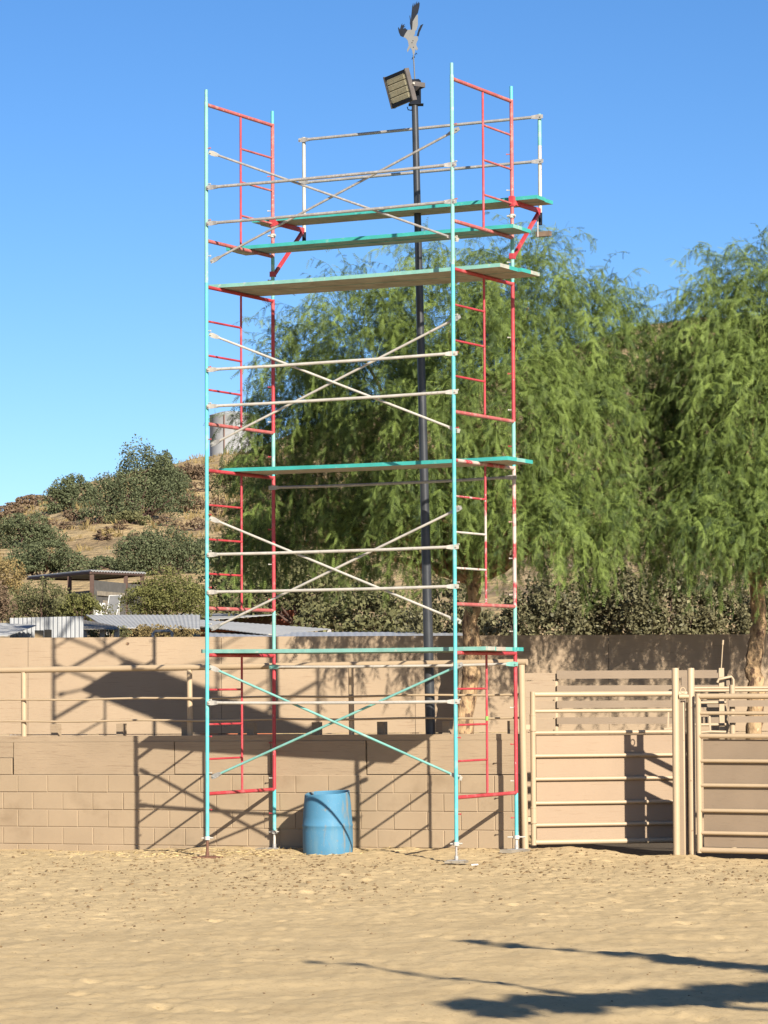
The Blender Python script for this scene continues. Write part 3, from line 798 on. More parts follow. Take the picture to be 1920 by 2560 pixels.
# ------------------------------------------------------------------ blue drum
bc = at(819, 2139, 0.36)
dr = thing('plastic_drum', (bc[0], 0.64, bc[2] + 0.02), 'faded blue plastic drum with its top cut off and muddy streaks beside the wall', 'drum')
o = org(dr)
prof = [(0.266, -0.08), (0.279, 0.03), (0.281, 0.10), (0.280, 0.24), (0.279, 0.288), (0.2825, 0.294), (0.2825, 0.312), (0.2775, 0.318), (0.273, 0.40), (0.266, 0.52), (0.261, 0.60), (0.259, 0.655), (0.2575, 0.665)]
n = 48
q = MB(); V, Fc = [], []
inner = [(r - 0.010, z) for r, z in prof[::-1]] + [(0.0, -0.04)]
for i, (r, z) in enumerate(prof + inner):
    for k in range(n):
        a = 2 * math.pi * k / n
        x, y = r * math.cos(a), r * math.sin(a)
        up = max(0, (z - 0.5) / 0.165)
        zz = z + up * (0.018 * x / 0.26 + 0.014 * y / 0.26 + 0.004 * math.sin(3 * a + 1))
        rr = 1 - 0.03 * up * math.cos(2 * a)
        V.append(o + np.array([x * rr - 0.012 * max(0, z), y * rr, zz]))
for i in range(len(prof) + len(inner) - 1):
    for k in range(n):
        k2 = (k + 1) % n
        Fc.append((i * n + k, i * n + k2, (i + 1) * n + k2, (i + 1) * n + k))
q.add(V, Fc, 0, True); q.build('shell', M['drum'], dr)

# ------------------------------------------------------------------ gate posts and gates
def vpost(px, ytop, ybot, Y, r, label, name='gate_post', m='pipe', cat='post', cap=True):
    a, b = at(px[0], ytop, Y), at(px[1], ybot, Y)
    q = MB(); q.path([b - Zv * 0.12, b, a - Zv * 0.01, a], [r, r, r, r * 0.92], n=16)
    return tag(q.build(name, M[m]), label, cat)
GYP = -0.62
hp = at(1306, 1700, 0.10)
q = MB()
xh = hp[0]
q.tube((xh + 0.02, 0.10, -0.30), (xh - 0.01, 0.10, at(1306, 1662, 0.10)[2]), 0.0375, n=16)
hpo = tag(q.build('gate_post', M['pipe']), 'round cream gate post at the right end of the block wall', 'post')
vpost((1688, 1692), 1670, 2134, GYP, 0.0385, 'left of the two tall round cream posts between the gates')
vpost((1727, 1731), 1670, 2139, GYP - 0.02, 0.0385, 'right of the two tall round cream posts, marked with small rust spots', m='pipe_rusty')
vpost((1707, 1713), 1752, 2134, GYP + 0.06, 0.027, 'shorter slim cream post standing between the two tall gate posts', m='pipe_rusty')

def gate(name, label, A, B, rows, z_panel, st_r, hinge_y, panel_m, right_stile):
    """A, B: plan points of the two stiles; rows: (photo row at the left stile, tube radius)"""
    A, B = np.array(A), np.array(B)
    d = unit(np.array([B[0] - A[0], B[1] - A[1], 0])); nrm = np.array([d[1], -d[0], 0])
    if nrm[1] > 0: nrm = -nrm
    zs = [(zon(A, y), r) for y, r in rows]
    g = thing(name, (A[0], A[1], -0.2), label, 'gate')
    L_ = np.linalg.norm(B[:2] - A[:2])
    pt = lambda t, z, off=0.0: np.array([A[0], A[1], 0]) + d * t + nrm * off + Zv * z
    zt, zb = zs[0][0], zs[-1][0]
    for t in ((0, L_) if right_stile else (0,)):
        q = MB(); q.tube(pt(t, zb - zs[-1][1]), pt(t, zt + zs[0][1]), st_r, n=14); q.build('stile', M['pipe'], g)
    for z, r in zs:
        q = MB(); q.tube(pt(st_r * 0.6, z), pt(L_ - (st_r * 0.6 if right_stile else 0), z), r, n=12); q.build('rail', M['pipe'], g)
    q = MB(); zp0, zp1 = zon(A, z_panel[1]), zon(A, z_panel[0])
    q.box(pt((L_ + st_r) / 2, (zp0 + zp1) / 2, -0.034), ((L_ - st_r) / 2 - 0.012, 0.009, (zp1 - zp0) / 2), (d, nrm, Zv)); q.build('panel_board', M[panel_m], g)
    for y in hinge_y:
        z = zon(A, y)
        q = MB(); q.tube(pt(0, z - 0.09), pt(0, z + 0.09), st_r + 0.006, n=14)
        q.tube(pt(0, z - 0.094), pt(0, z - 0.086), st_r + 0.010, n=14); q.tube(pt(0, z + 0.075), pt(0, z + 0.082), st_r + 0.010, n=14)
        q.build('hinge_sleeve', M['pipe'], g)
        q = MB(); q.bar(pt(-0.13, z - 0.05), pt(-0.02, z - 0.05), 0.012, 0.05); q.build('hinge_strap', M['pipe'], g)
    return g
ga = at(1333, 1900, 0.12)
gate('livestock_gate', 'tan boarded pipe gate hung beside the block wall and swung slightly inward', (ga[0], 0.12), (5.33, 0.50),
     [(1736, 0.030), (1778, 0.0205), (1832, 0.0205), (1890, 0.0205), (1948, 0.0205), (2008, 0.0205), (2063, 0.0205), (2106, 0.030)], (1838, 2100), 0.030, (1806, 2037), 'gate_ply', True)
gb = at(1747, 1900, -0.74)
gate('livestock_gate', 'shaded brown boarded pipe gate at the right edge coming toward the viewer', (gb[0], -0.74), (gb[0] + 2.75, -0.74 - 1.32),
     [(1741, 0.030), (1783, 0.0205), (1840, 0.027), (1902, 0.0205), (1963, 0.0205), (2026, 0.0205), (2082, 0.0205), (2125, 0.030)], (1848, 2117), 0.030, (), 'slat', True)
for px, gy, gw, lab in ((1700, 0.03, 0.066, 'added shadow casting strip beside the left tall gate post'), (1719, 0.09, 0.034, 'added shadow casting strip beside the right tall gate post')):  # strips added to fill the lit gap in the gate posts' shadow
    a, b = at(px, 1756, GYP + gy), at(px + 2, 2134, GYP + gy)
    q = MB(); q.bar(b - Zv * 0.1, a, gw, 0.006, (0, 1, 0)); tag(q.build('shadow_strip', M['slat']), lab, 'strip')
# latch between the posts
q = MB(); a, b = at(1697, 1741, GYP - 0.03), at(1722, 1741, GYP - 0.03); q.tube(a, b, 0.024, n=12)
rp = at(1707, 1726, GYP - 0.03)
q.path([rp + 0.026 * np.array([math.cos(t), 0.2 * math.sin(t), 1.2 * math.sin(t)]) for t in np.linspace(0, 2 * math.pi, 17)], 0.006, n=6)
tag(q.build('gate_latch', M['pipe']), 'short pipe latch with a ring joining the two tall gate posts', 'latch')

# ------------------------------------------------------------------ slat pens behind the gates
def slatfence(label, Y, rows, px0, px1, posts, m, kink=None):
    A = at(px0, 1800, Y)
    f = thing('slat_fence', (A[0], Y, -0.25), label, 'fence')
    for i, (py, hpx) in enumerate(rows):
        a, b = at(px0, py, Y), at(px1, py - 2, Y)
        h = hpx * SC(Y) / 2
        q = MB(); q.box((a + b) / 2, ((b - a)[0] / 2, 0.019, h)); q.build('slat', M[m], f)
    for px, yt in posts:
        a = at(px, yt, Y + 0.06)
        q = MB(); q.tube((a[0], Y + 0.06, -0.3), (a[0], Y + 0.06, a[2]), 0.033, n=12); q.build('post', M['pipe'], f)
    return f
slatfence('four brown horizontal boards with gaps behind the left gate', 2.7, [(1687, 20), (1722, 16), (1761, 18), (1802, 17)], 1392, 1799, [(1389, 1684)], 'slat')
slatfence('pale boards closing the corner between wall end and left gate', 2.5, [(1692, 17), (1727, 46), (1775, 42), (1812, 26)], 1311, 1388, [], 'ply')
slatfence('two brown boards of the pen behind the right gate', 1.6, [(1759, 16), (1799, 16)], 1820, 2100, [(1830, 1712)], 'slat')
pen = thing('pipe_pen', (at(1803, 1800, 2.2)[0], 2.2, -0.25), 'cream square tube pen frame with capped corner post behind the right gate', 'fence')
c0 = at(1803, 1670, 2.2)
q = MB(); q.box((c0[0], 2.2, (c0[2] - 0.3) / 2), (0.030, 0.030, (c0[2] + 0.3) / 2)); q.build('post', M['pipe'], pen)
a, b, c_ = at(1793, 1700, 2.1), at(1833, 1694, 2.1), at(1835, 1725, 2.1)
q = MB(); q.path([a - Zv * 0.03, a + (0.02, 0, 0.01), b + (-0.02, 0, 0.012), b + (0, 0, -0.02), c_ - Zv * 0.4], 0.016, n=8); q.build('corner_tube', M['pipe'], pen)
q = MB(); q.box(at(1822, 1702, 2.15), (0.03, 0.012, 0.055)); q.build('gusset', M['slat'], pen)
for py in (1720, 1727):
    q = MB(); q.tube(at(1735, py, 2.15), at(2100, py - 2, 2.15), 0.017, n=10); q.build('rail', M['pipe'], pen)
for py in (1757, 1812):
    q = MB(); q.tube(at(1735, py, 1.9), at(1815, py - 1, 1.9), 0.018, n=10); q.build('rail', M['pipe'], pen)
q = MB(); q.path([at(1752, 1831, 1.4), at(1775, 1829, 1.4), at(1815, 1830, 1.4)], 0.016, n=8); q.build('latch_rod', M['pipe'], pen)
q = MB(); q.bar(at(1774, 1790, 1.4), at(1776, 1832, 1.4), 0.02, 0.02, (0, 1, 0)); q.build('upright', M['pipe'], pen)
q = MB(); q.bar(at(1671, 1778, 1.3), at(1670, 1818, 1.3), 0.02, 0.02, (0, 1, 0)); q.bar(at(1660, 1822, 1.3), at(1682, 1820, 1.3), 0.02, 0.02, (0, 0, 1)); q.build('upright', M['pipe'], pen)
q = MB(); q.box(at(1713, 1703, 2.4), (0.045, 0.02, 0.05)); q.build('bracket', M['slat'], pen)
q = MB(); q.tube(at(1803, 1672, 2.6), at(1807.5, 1601, 2.6), 0.007, n=6); q.tube(at(1806.8, 1612, 2.6), at(1807.8, 1600, 2.6), 0.013, n=6)
tag(q.build('marker_rod', M['pipe']), 'thin pale upright rod above the pen corner post before the dark fence', 'rod')

# ------------------------------------------------------------------ foliage
def pinnate(npairs=6):
    """unit frond of triangles (k,3,3): narrow leaflets on both sides of a rachis along x, y sideways"""
    Q = []
    for i in range(npairs):
        t = 0.10 + 0.88 * i / (npairs - 1)
        l = 0.30 * (1 - 0.6 * abs(t - 0.42)); w = 0.038
        for s in (-1, 1):
            ca, sa = math.cos(rad(56)), math.sin(rad(56)) * s
            nn = np.array([-sa, ca, 0])
            p0 = np.array([t, 0, 0]) + 0.12 * l * np.array([ca, sa, 0])
            Q.append([p0 + nn * w, p0 - nn * w, np.array([t, 0, 0]) + l * np.array([ca, sa, -0.16])])
    Q.append([np.array([0, -0.016, 0]), np.array([0, 0.016, 0]), np.array([1.02, 0, 0])])
    return np.array(Q)
def fronds(P, X, Y, Zn, Ln, droop, tmpl):
    """place M fronds -> (V, F)"""
    k = len(tmpl); m = len(P)
    T = tmpl.reshape(-1, 3)
    lx, ly, lz = T[:, 0], T[:, 1], T[:, 2]
    z = lz[None] - droop[:, None] * lx[None] ** 2
    V = P[:, None] + Ln[:, None, None] * (lx[None, :, None] * X[:, None] + ly[None, :, None] * Y[:, None] + z[..., None] * Zn[:, None])
    F = np.arange(m * k * 3).reshape(-1, 3)
    return V.reshape(-1, 3), F
def nrm(a): return a / (np.linalg.norm(a, axis=-1, keepdims=True) + 1e-9)

TM7 = pinnate(6)
def pepper_crown(blobs, nstr, seed, tmpl=TM7, flen=(0.070, 0.135), slen=(8, 17), step=0.062):
    """weeping crown: strands leave the crown's lumps, arch and hang down, pinnate leaves along them"""
    r = np.random.default_rng(seed)
    vol = np.array([b[1][0] * b[1][1] + b[1][1] * b[1][2] + b[1][0] * b[1][2] for b in blobs])
    cnt = (nstr * vol / vol.sum()).astype(int)
    PP, OO, BT = [], [], []
    for (c, rr, *_), n_ in zip(blobs, cnt):
        d = nrm(r.normal(size=(n_ * 2, 3)))
        d = d[(d[:, 2] > -0.75)][:n_]
        rho = 1 - 0.45 * r.random(len(d)) ** 1.6
        p = np.array(c) + d * np.array(rr) * rho[:, None]
        keep = np.ones(len(p), bool)
        for (c2, r2, *_) in blobs:
            if c2 is c: continue
            q_ = (((p - np.array(c2)) / np.array(r2)) ** 2).sum(1)
            keep &= q_ > 0.30
        PP.append(p[keep]); OO.append(d[keep]); BT.append(np.full(keep.sum(), r.uniform(-0.10, 0.10)))
    p, o, bt = np.concatenate(PP), np.concatenate(OO), np.concatenate(BT)
    n_ = len(p)
    d = nrm(o * 0.75 + np.array([0, 0, 0.35]) + r.normal(size=(n_, 3)) * 0.40)
    wisp = (o[:, 2] > 0.35) & (r.random(n_) < 0.30)
    pos = p - o * 0.22
    g = np.where(wisp, r.uniform(0.14, 0.24, n_), r.uniform(0.24, 0.52, n_))
    steps = r.integers(slen[0], slen[1], n_)
    tone_s = np.clip(0.45 + bt + r.normal(size=n_) * 0.24, 0, 1)
    side = nrm(np.cross(d, r.normal(size=(n_, 3))))
    fp, fx, ft = [], [], []
    SV, SF, ST = [], [], []
    nv = 0
    for i in range(slen[1]):
        act = steps > i
        d2 = nrm(d + np.array([0, 0, -1]) * g[:, None] * (0.3 + 0.08 * i) + r.normal(size=(n_, 3)) * 0.07)
        new = pos + d2 * step
        a = np.where(act)[0]
        if len(a) == 0: break
        w = side[a] * (0.0035 if i > 3 else 0.0055)
        w2 = np.cross(d2[a], side[a]) * (0.0035 if i > 3 else 0.0055)
        for ww in (w, w2):
            SV.append(np.stack([pos[a] - ww, pos[a] + ww, new[a] + d2[a] * step * 0.5], 1).reshape(-1, 3)); ST.append(np.repeat(tone_s[a], 3) * 0.7 + 0.45)
        for sg in ((-1, 1) if i % 2 else (1, -1))[: 2 if i > 2 else 1]:
            lat = nrm(np.cross(d2[a], np.array([0, 0, 1.0]) + r.normal(size=(len(a), 3)) * 0.5)) * sg
            fx.append(nrm(d2[a] * 0.50 + lat * 0.65 + np.array([0, 0, -0.32]) + r.normal(size=(len(a), 3)) * 0.33))
            fp.append(new[a] - d2[a] * step * r.random((len(a), 1)))
            ft.append(np.clip(tone_s[a] + r.normal(size=len(a)) * 0.20, 0, 1))
        pos = np.where(act[:, None], new, pos); d = d2
    P, X, T = np.concatenate(fp), np.concatenate(fx), np.concatenate(ft)
    m_ = len(P)
    Yv = nrm(np.cross(X, nrm(r.normal(size=(m_, 3)) * 0.6 + np.array([0.1, -0.5, 0.8]))))
    Zn = np.cross(X, Yv)
    Zn = np.where(Zn[:, 2:3] < 0, -Zn, Zn)
    V, F = fronds(P, X, Yv, Zn, r.uniform(*flen, m_), r.uniform(0.15, 0.5, m_), tmpl)
    k4 = len(tmpl) * 3
    SVc = np.concatenate(SV)
    Fs = np.arange(len(SVc)).reshape(-1, 3) + len(V)
    return np.concatenate([V, SVc]), np.concatenate([F, Fs]), np.concatenate([np.repeat(T, k4), np.clip(np.concatenate(ST), 0, 1)]), m_

def leafy(blobs, n_, size, seed, tone=(0.5, 0.2), shell=0.5, aspect=0.55):
    """bush: leaf-sized quads through the outer part of lumps"""
    r = np.random.default_rng(seed)
    vol = np.array([b[1][0] * b[1][2] for b in blobs]); cnt = np.maximum(4, (n_ * vol / vol.sum()).astype(int))
    PP, TT, OO = [], [], []
    for (c, rr), k in zip(blobs, cnt):
        d = nrm(r.normal(size=(k, 3)))
        rho = 1 - shell * r.random(k) ** 1.5
        # clumps
        nc = max(5, k // 28)
        cl = nrm(r.normal(size=(nc, 3))); j = r.integers(0, nc, k)
        d = nrm(cl[j] + d * 0.33)
        rho *= (0.86 + 0.26 * r.random(nc))[j]
        PP.append(np.array(c) + d * np.array(rr) * rho[:, None]); OO.append(d)
        TT.append(np.clip(tone[0] + tone[1] * (0.8 * r.normal(size=nc)[j] + 0.6 * r.normal(size=k)), 0, 1))
    P, T, O = np.concatenate(PP), np.concatenate(TT), np.concatenate(OO)
    k = len(P)
    X = nrm(O * 0.5 + r.normal(size=(k, 3)))
    Y = nrm(np.cross(X, r.normal(size=(k, 3))))
    s = size * r.uniform(0.6, 1.35, k)[:, None]
    V = np.stack([P - X * s * 0.5, P + Y * s * aspect * 0.5, P + X * s * 0.5, P - Y * s * aspect * 0.5], 1).reshape(-1, 3)
    return V, np.arange(k * 4).reshape(-1, 4), np.repeat(T, 4)

def pblob(px, py, rpx, rpy, Y, ry):
    c = at(px, py, Y); s = SC(Y)
    return (c, (rpx * s, ry, rpy * s))
def limb(q, pts, r0, r1, wob=0.05, seed=0):
    rr = random.Random(seed)
    pts = [np.asarray(p, float) for p in pts]
    out, rs = [], []
    n_ = 6
    for i in range(len(pts) - 1):
        for j in range(n_):
            t = j / n_
            out.append(pts[i] * (1 - t) + pts[i + 1] * t + np.array([rr.gauss(0, wob), rr.gauss(0, wob), 0]) * (0 if (i == 0 and j == 0) else 1))
    out.append(pts[-1])
    m_ = len(out) - 1
    rs = [(r0 + (r1 - r0) * (i / m_)) * (1 + rr.uniform(-0.1, 0.1)) for i in range(m_ + 1)]
    q.path(out, rs, n=12)

def pepper_tree(label, trunk, blobs, nstr, seed, r0=0.105):
    base = np.asarray(trunk[0], float)
    t = thing('pepper_tree', base, label, 'tree')
    q = MB(); limb(q, trunk, r0 * 1.15, r0 * 0.9, 0.012, seed)
    q.build('trunk', M['bark'], t)
    q = MB(); top = np.asarray(trunk[-1], float)
    for i, b in enumerate(blobs):
        c = np.asarray(b[0]); mid = top * 0.5 + c * 0.5 + np.array([0, 0, 0.15])
        limb(q, [top - Zv * 0.02, mid, c], r0 * 0.5, 0.014, 0.05, seed + i)
    q.build('limbs', M['bark'], t)
    V, F, T, m_ = pepper_crown(blobs, nstr, seed)
    print('crown', m_, len(F))
    me = np_mesh('crown', V - base, F, M['pepper'], T)
    link('crown', me, t)
    return t
T1 = [(1120, 825, 190, 220, 4.3, 1.3), (1320, 770, 160, 190, 4.5, 1.3), (900, 880, 190, 210, 4.4, 1.1), (745, 980, 110, 200, 5.0, 0.9), (1475, 880, 130, 190, 4.7, 1.2), (1585, 930, 95, 180, 4.9, 1.0),
      (690, 1180, 95, 170, 5.2, 0.8), (850, 1150, 180, 210, 4.9, 0.9), (1080, 1120, 180, 220, 3.3, 1.0), (1300, 1080, 180, 220, 3.4, 1.0), (1455, 1100, 120, 200, 3.8, 1.0), (970, 1000, 170, 210, 3.9, 1.0),
      (1200, 960, 190, 210, 3.3, 1.0), (1100, 1290, 140, 110, 3.3, 0.9), (1300, 1300, 150, 100, 3.2, 0.9), (760, 1310, 160, 100, 5.0, 0.8), (930, 1320, 130, 100, 4.3, 0.8), (1460, 1280, 120, 100, 3.3, 0.9),
      (640, 1350, 70, 80, 5.0, 0.7), (1615, 1090, 75, 180, 4.8, 0.9), (1250, 1230, 220, 160, 5.4, 0.6), (1560, 1260, 90, 120, 4.9, 0.7), (1390, 1330, 110, 70, 2.9, 0.7), (1560, 1340, 90, 70, 3.2, 0.7), (1000, 1280, 160, 130, 5.5, 0.6)]
tr1 = [at(1158, 1835, 4.35) + (0, 0, -1.3), at(1158, 1835, 4.35), at(1176, 1700, 4.35), at(1183, 1640, 4.35), at(1178, 1560, 4.35), at(1182, 1450, 4.3)]
pepper_tree('large weeping pepper tree behind the scaffold and lamp pole', tr1, [pblob(*b) for b in T1], 4800, 3)
T2 = [(1790, 855, 120, 190, 4.2, 1.2), (1930, 800, 150, 200, 4.3, 1.3), (1765, 1030, 90, 200, 4.0, 1.0), (1885, 1040, 150, 220, 3.3, 1.0), (1815, 1230, 120, 130, 3.3, 0.9), (1985, 960, 150, 260, 4.1, 1.2),
      (2090, 860, 160, 220, 4.4, 1.2), (2080, 1180, 160, 190, 3.6, 1.0), (1735, 1200, 80, 140, 4.0, 0.8), (1930, 1300, 130, 100, 3.2, 0.9), (2060, 1320, 130, 100, 3.2, 0.9), (1830, 1270, 140, 130, 5.3, 0.6), (1730, 1330, 90, 80, 3.0, 0.7), (1860, 1350, 100, 70, 2.9, 0.7)]
tr2 = [at(1884, 1835, 4.15) + (0, 0, -1.3), at(1886, 1835, 4.15), at(1890, 1740, 4.15), at(1884, 1660, 4.15), at(1897, 1560, 4.15), at(1893, 1460, 4.15)]
pepper_tree('weeping pepper tree with pale peeling trunk at the right edge', tr2, [pblob(*b) for b in T2], 3200, 5, 0.10)

# shrubs growing behind the plywood fence
def shrub(label, blobs, n_, size, m, seed, name='shrub', stemr=0.03, aspect=0.55, tone=(0.5, 0.2), group=None):
    c0 = np.mean([b[0] for b in blobs], 0)
    zb = min(b[0][2] - b[1][2] for b in blobs)
    if c0[1] < 16: zb = -0.4
    base = np.array([c0[0], c0[1], zb])
    t = thing(name, base, label, 'bush' if name != 'oak_tree' else 'tree', group)
    V, F, T = leafy(blobs, n_, size, seed, aspect=aspect, tone=tone)
    link('foliage', np_mesh('foliage', V - base, F, M[m], T), t)
    q = MB()
    for i, b in enumerate(blobs):
        limb(q, [base, base * 0.45 + b[0] * 0.55, b[0]], stemr, stemr * 0.35, stemr, seed + i)
    q.build('stems', M['dark_wood'], t)
    return t
def cluster(px, py, w, h, Y, k, seed, ry=None):
    """k lumps filling a photo rectangle centred px,py"""
    r = random.Random(seed); out = []
    s = SC(Y)
    for i in range(k):
        fx = (i + 0.5) / k - 0.5 + r.uniform(-0.1, 0.1)
        top = 1 - 1.6 * abs(fx) ** 1.6
        rp_ = h * r.uniform(0.24, 0.36)
        cy = py + h * 0.5 - rp_ * 0.7 - r.uniform(0, 1) * max(0, h * top - rp_ * 1.6)
        out.append((at(px + fx * w * 0.8, cy, Y + r.uniform(-1, 1) * w * s * 0.25), (w * s * r.uniform(0.2, 0.3), ry or w * s * 0.25, rp_ * s)))
    return out
for i, (px, py, w, h, Y, n_, lab) in enumerate((
        (1350, 1500, 200, 230, 15.0, 5200, 'grey olive shrub behind the fence just right of the scaffold'),
        (1510, 1465, 200, 310, 16.0, 7500, 'tallest grey olive shrub over the fence between the two pepper trees'),
        (1660, 1455, 200, 320, 15.5, 7500, 'grey olive shrub over the fence left of the right peeling trunk'),
        (1810, 1500, 180, 220, 16.0, 4600, 'dark olive shrub over the fence behind the right peeling trunk'),
        (1130, 1530, 240, 180, 16.5, 5000, 'dark olive shrub behind the left peeling trunk above the fence'),
        (1960, 1500, 180, 240, 15.5, 3000, 'dark olive shrub at the right edge above the fence'))):
    shrub(lab, cluster(px, py, w, h, Y, 8, 40 + i), n_, 0.075, 'hedge', 60 + i, stemr=0.02)
for i, (px, py, w, h, Y, n_, lab, m) in enumerate((
        (930, 1510, 320, 190, 24.0, 5200, 'olive bush above the long white roof left of the lamp pole', 'olive'),
        (740, 1420, 300, 260, 27.0, 6000, 'olive bush below the left side of the large pepper tree', 'olive'),
        (640, 1340, 260, 420, 30.0, 8000, 'tall dark olive bush seen through the left scaffold frames', 'olive'))):
    shrub(lab, cluster(px, py, w, h, Y, 9, 80 + i), n_, 0.10, m, 90 + i, stemr=0.03)

# ------------------------------------------------------------------ hillside plants
HB = [  # px, base row, width, height, lumps, leaves, material, kind, label
    (345, 1300, 235, 225, 12, 6500, 'oak', 'oak_tree', 'largest dark oak on the hill ridge left of the scaffold'),
    (180, 1275, 120, 110, 7, 2600, 'oak', 'oak_tree', 'rounded dark oak on the ridge left of the largest oak'),
    (420, 1235, 90, 130, 6, 2200, 'oak', 'oak_tree', 'upright dark oak on the ridge right of the largest oak'),
    (70, 1375, 170, 110, 8, 3600, 'oak', 'bush', 'dark bush under the ridge at the left edge'),
    (110, 1440, 190, 105, 8, 4200, 'oak', 'bush', 'dark grey green bush above the shade shelter roof'),
    (410, 1440, 220, 165, 10, 5600, 'oak', 'bush', 'broad dark bush on the slope above the yellow green bush'),
    (-20, 1480, 150, 150, 6, 2600, 'goldbush', 'bush', 'dry golden bush at the left edge beside the shelter'),
    (280, 1425, 150, 45, 5, 1500, 'oak', 'bush', 'low dark bush at the foot of the golden grass slope'),
    (480, 1200, 90, 66, 5, 1200, 'rustbush', 'bush', 'rust brown bush on the ridge just left of the front scaffold post'),
    (470, 1285, 90, 65, 5, 1100, 'rustbush', 'bush', 'rust brown bush beside the pale track below the ridge'),
    (200, 1300, 80, 40, 4, 800, 'rustbush', 'bush', 'rust brown bush at the foot of the rounded oak'),
    (320, 1312, 110, 45, 4, 900, 'olive', 'bush', 'olive brown bush at the foot of the largest oak'),
    (100, 1262, 110, 32, 4, 800, 'rustbush', 'bush', 'rust brown scrub on the ridge at the far left'),
    (20, 1300, 110, 50, 4, 900, 'rustbush', 'bush', 'rust brown scrub at the left edge under the skyline'),
    (610, 1240, 160, 120, 8, 2600, 'olive', 'bush', 'olive bush below the water tank behind the scaffold'),
    (560, 1290, 80, 60, 4, 900, 'rustbush', 'bush', 'rust brown bush behind the left scaffold ladder'),
    (540, 1420, 120, 90, 5, 1900, 'oak', 'bush', 'dark bush low on the slope behind the left scaffold ladder'),
    (270, 1345, 90, 26, 3, 500, 'goldbush', 'bush', 'pale dry bush in the golden grass'),
]
for i, (px, pb_, w, h, k, n_, m, kind, lab) in enumerate(HB):
    P = hill_hit(px, pb_)
    Y = P[1]
    bl = cluster(px, pb_ - h / 2, w, h, Y, k, 200 + i, ry=w * SC(Y) * 0.22)
    shrub(lab, bl, int(n_ * 2.8), 5.2 * SC(Y), m, 300 + i, name=kind, stemr=0.04 if kind != 'oak_tree' else 0.07, aspect=0.7)
DRY = ['at the left edge of the hill above the dark left bush', 'between the far left bush and the rounded oak', 'under the rounded oak at its left side', 'in the gap below the rounded oak and the largest oak',
       'under the middle of the largest oak', 'under the right side of the upright oak', 'below the largest oak at the right end of its shade', 'above the top of the broad dark bush',
       'on the ridge behind the front scaffold post', 'beside the upright oak toward the scaffold', 'behind the front scaffold post above the broad dark bush', 'in the golden grass left of the broad dark bush',
       'in the middle of the golden grass slope', 'on the skyline left of the rounded oak']
for i, (px, pb_, w, h) in enumerate(((35, 1322, 60, 34), (110, 1318, 70, 34), (165, 1325, 60, 30), (232, 1312, 60, 36), (300, 1328, 70, 30), (388, 1282, 70, 44), (415, 1318, 80, 36),
                                     (450, 1345, 60, 34), (505, 1230, 55, 44), (440, 1250, 60, 46), (492, 1330, 60, 40), (345, 1352, 60, 26), (250, 1350, 56, 26), (150, 1262, 60, 32))):
    P = hill_hit(px, pb_)
    shrub('low brown dry shrub ' + DRY[i], cluster(px, pb_ - h / 2, w, h, P[1], 3, 600 + i, ry=w * SC(P[1]) * 0.25), 900, 4.6 * SC(P[1]),
          ('rustbush', 'rustbush', 'olive')[i % 3] if i % 3 < 2 else 'rustbush', 640 + i, stemr=0.03, aspect=0.5, group='dry shrubs on the upper hill slope')
for i, (px, py, w, h, Y, n_, m, lab) in enumerate((
        (100, 1500, 270, 115, 24.0, 7000, 'olive', 'wide olive bush in front of the shade shelter at left'),
        (200, 1505, 90, 85, 21.0, 2600, 'yellowgreen', 'small bright leafy bush below the shelter above the corrugated panel'),
        (420, 1480, 230, 150, 26.0, 8000, 'yellowgreen', 'large yellow green bush right of the shelter and folded chair'),
        (-10, 1500, 90, 120, 20.0, 2400, 'rustbush', 'dry brown bush at the left edge above the grey roof'),
        (400, 1570, 180, 55, 13.5, 1500, 'goldbush', 'dry twiggy weeds in front of the long grey roof'),
        (275, 1575, 110, 45, 13.0, 900, 'olive', 'sparse weeds under the small dark roof'))):
    shrub(lab, cluster(px, py, w, h, Y, 8, 400 + i), int(n_ * 1.6), 6.0 * SC(Y), m, 420 + i, stemr=0.02)
# dry scrub and grass tufts scattered on the slope
r = np.random.default_rng(77)
PP, TT = [], []
for _ in range(6000):
    x, y = r.uniform(-34, 8), r.uniform(62, 186)
    if vnoise(np.array([x * 0.15]), np.array([y * 0.12]), 31)[0] < -0.25 and r.random() < 0.7: continue
    z = float(hill_z(x, y)); h = r.uniform(0.08, 0.26)
    k = 9
    a = r.normal(size=(k, 3)) * np.array([h * 0.5, h * 0.5, h * 0.15])
    b = np.array([x, y, z - 0.05]) + a * np.array([0.5, 0.5, 0])
    tip = np.array([x, y, z]) + a * 1.2 + np.array([0, 0, h])
    w = nrm(r.normal(size=(k, 3))) * h * 0.16
    PP.append(np.stack([b - w, b + w, tip + w * 0.4, tip - w * 0.4], 1).reshape(-1, 3)); TT.append(np.full(k * 4, np.clip(r.normal(0.5, 0.3), 0, 1)))
V = np.concatenate(PP)
tag(link('dry_scrub', np_mesh('dry_scrub', V, np.arange(len(V)).reshape(-1, 4), M['goldbush'], np.concatenate(TT))), 'dry golden scrub and grass tufts over the hill slope', 'scrub', kind='stuff')

# water tank on the ridge
tp = at(580, 1110, 186)
tk = thing('water_tank', (tp[0], 186, float(hill_z(tp[0], 186)) - 0.5), 'pale round water tank on the hill ridge seen through the left scaffold frame', 'tank')
rt = 56 * SC(186); tz = at(580, 1041, 186)[2]
q = MB(); q.lathe([(rt, tk.location.z), (rt, tz), (rt * 1.01, tz + 0.02), (rt * 1.01, tz + 0.08), (rt * 0.5, tz + 0.32), (0.02, tz + 0.4)], (tp[0], 186, 0), 40); q.build('shell', M['tank'], tk)
q = MB(); q.tube((tp[0] - rt * 0.3, 186 - rt * 0.98, tk.location.z), (tp[0] - rt * 0.3, 186 - rt * 0.98, tz), 0.04, n=6); q.build('pipe', M['rust'], tk)

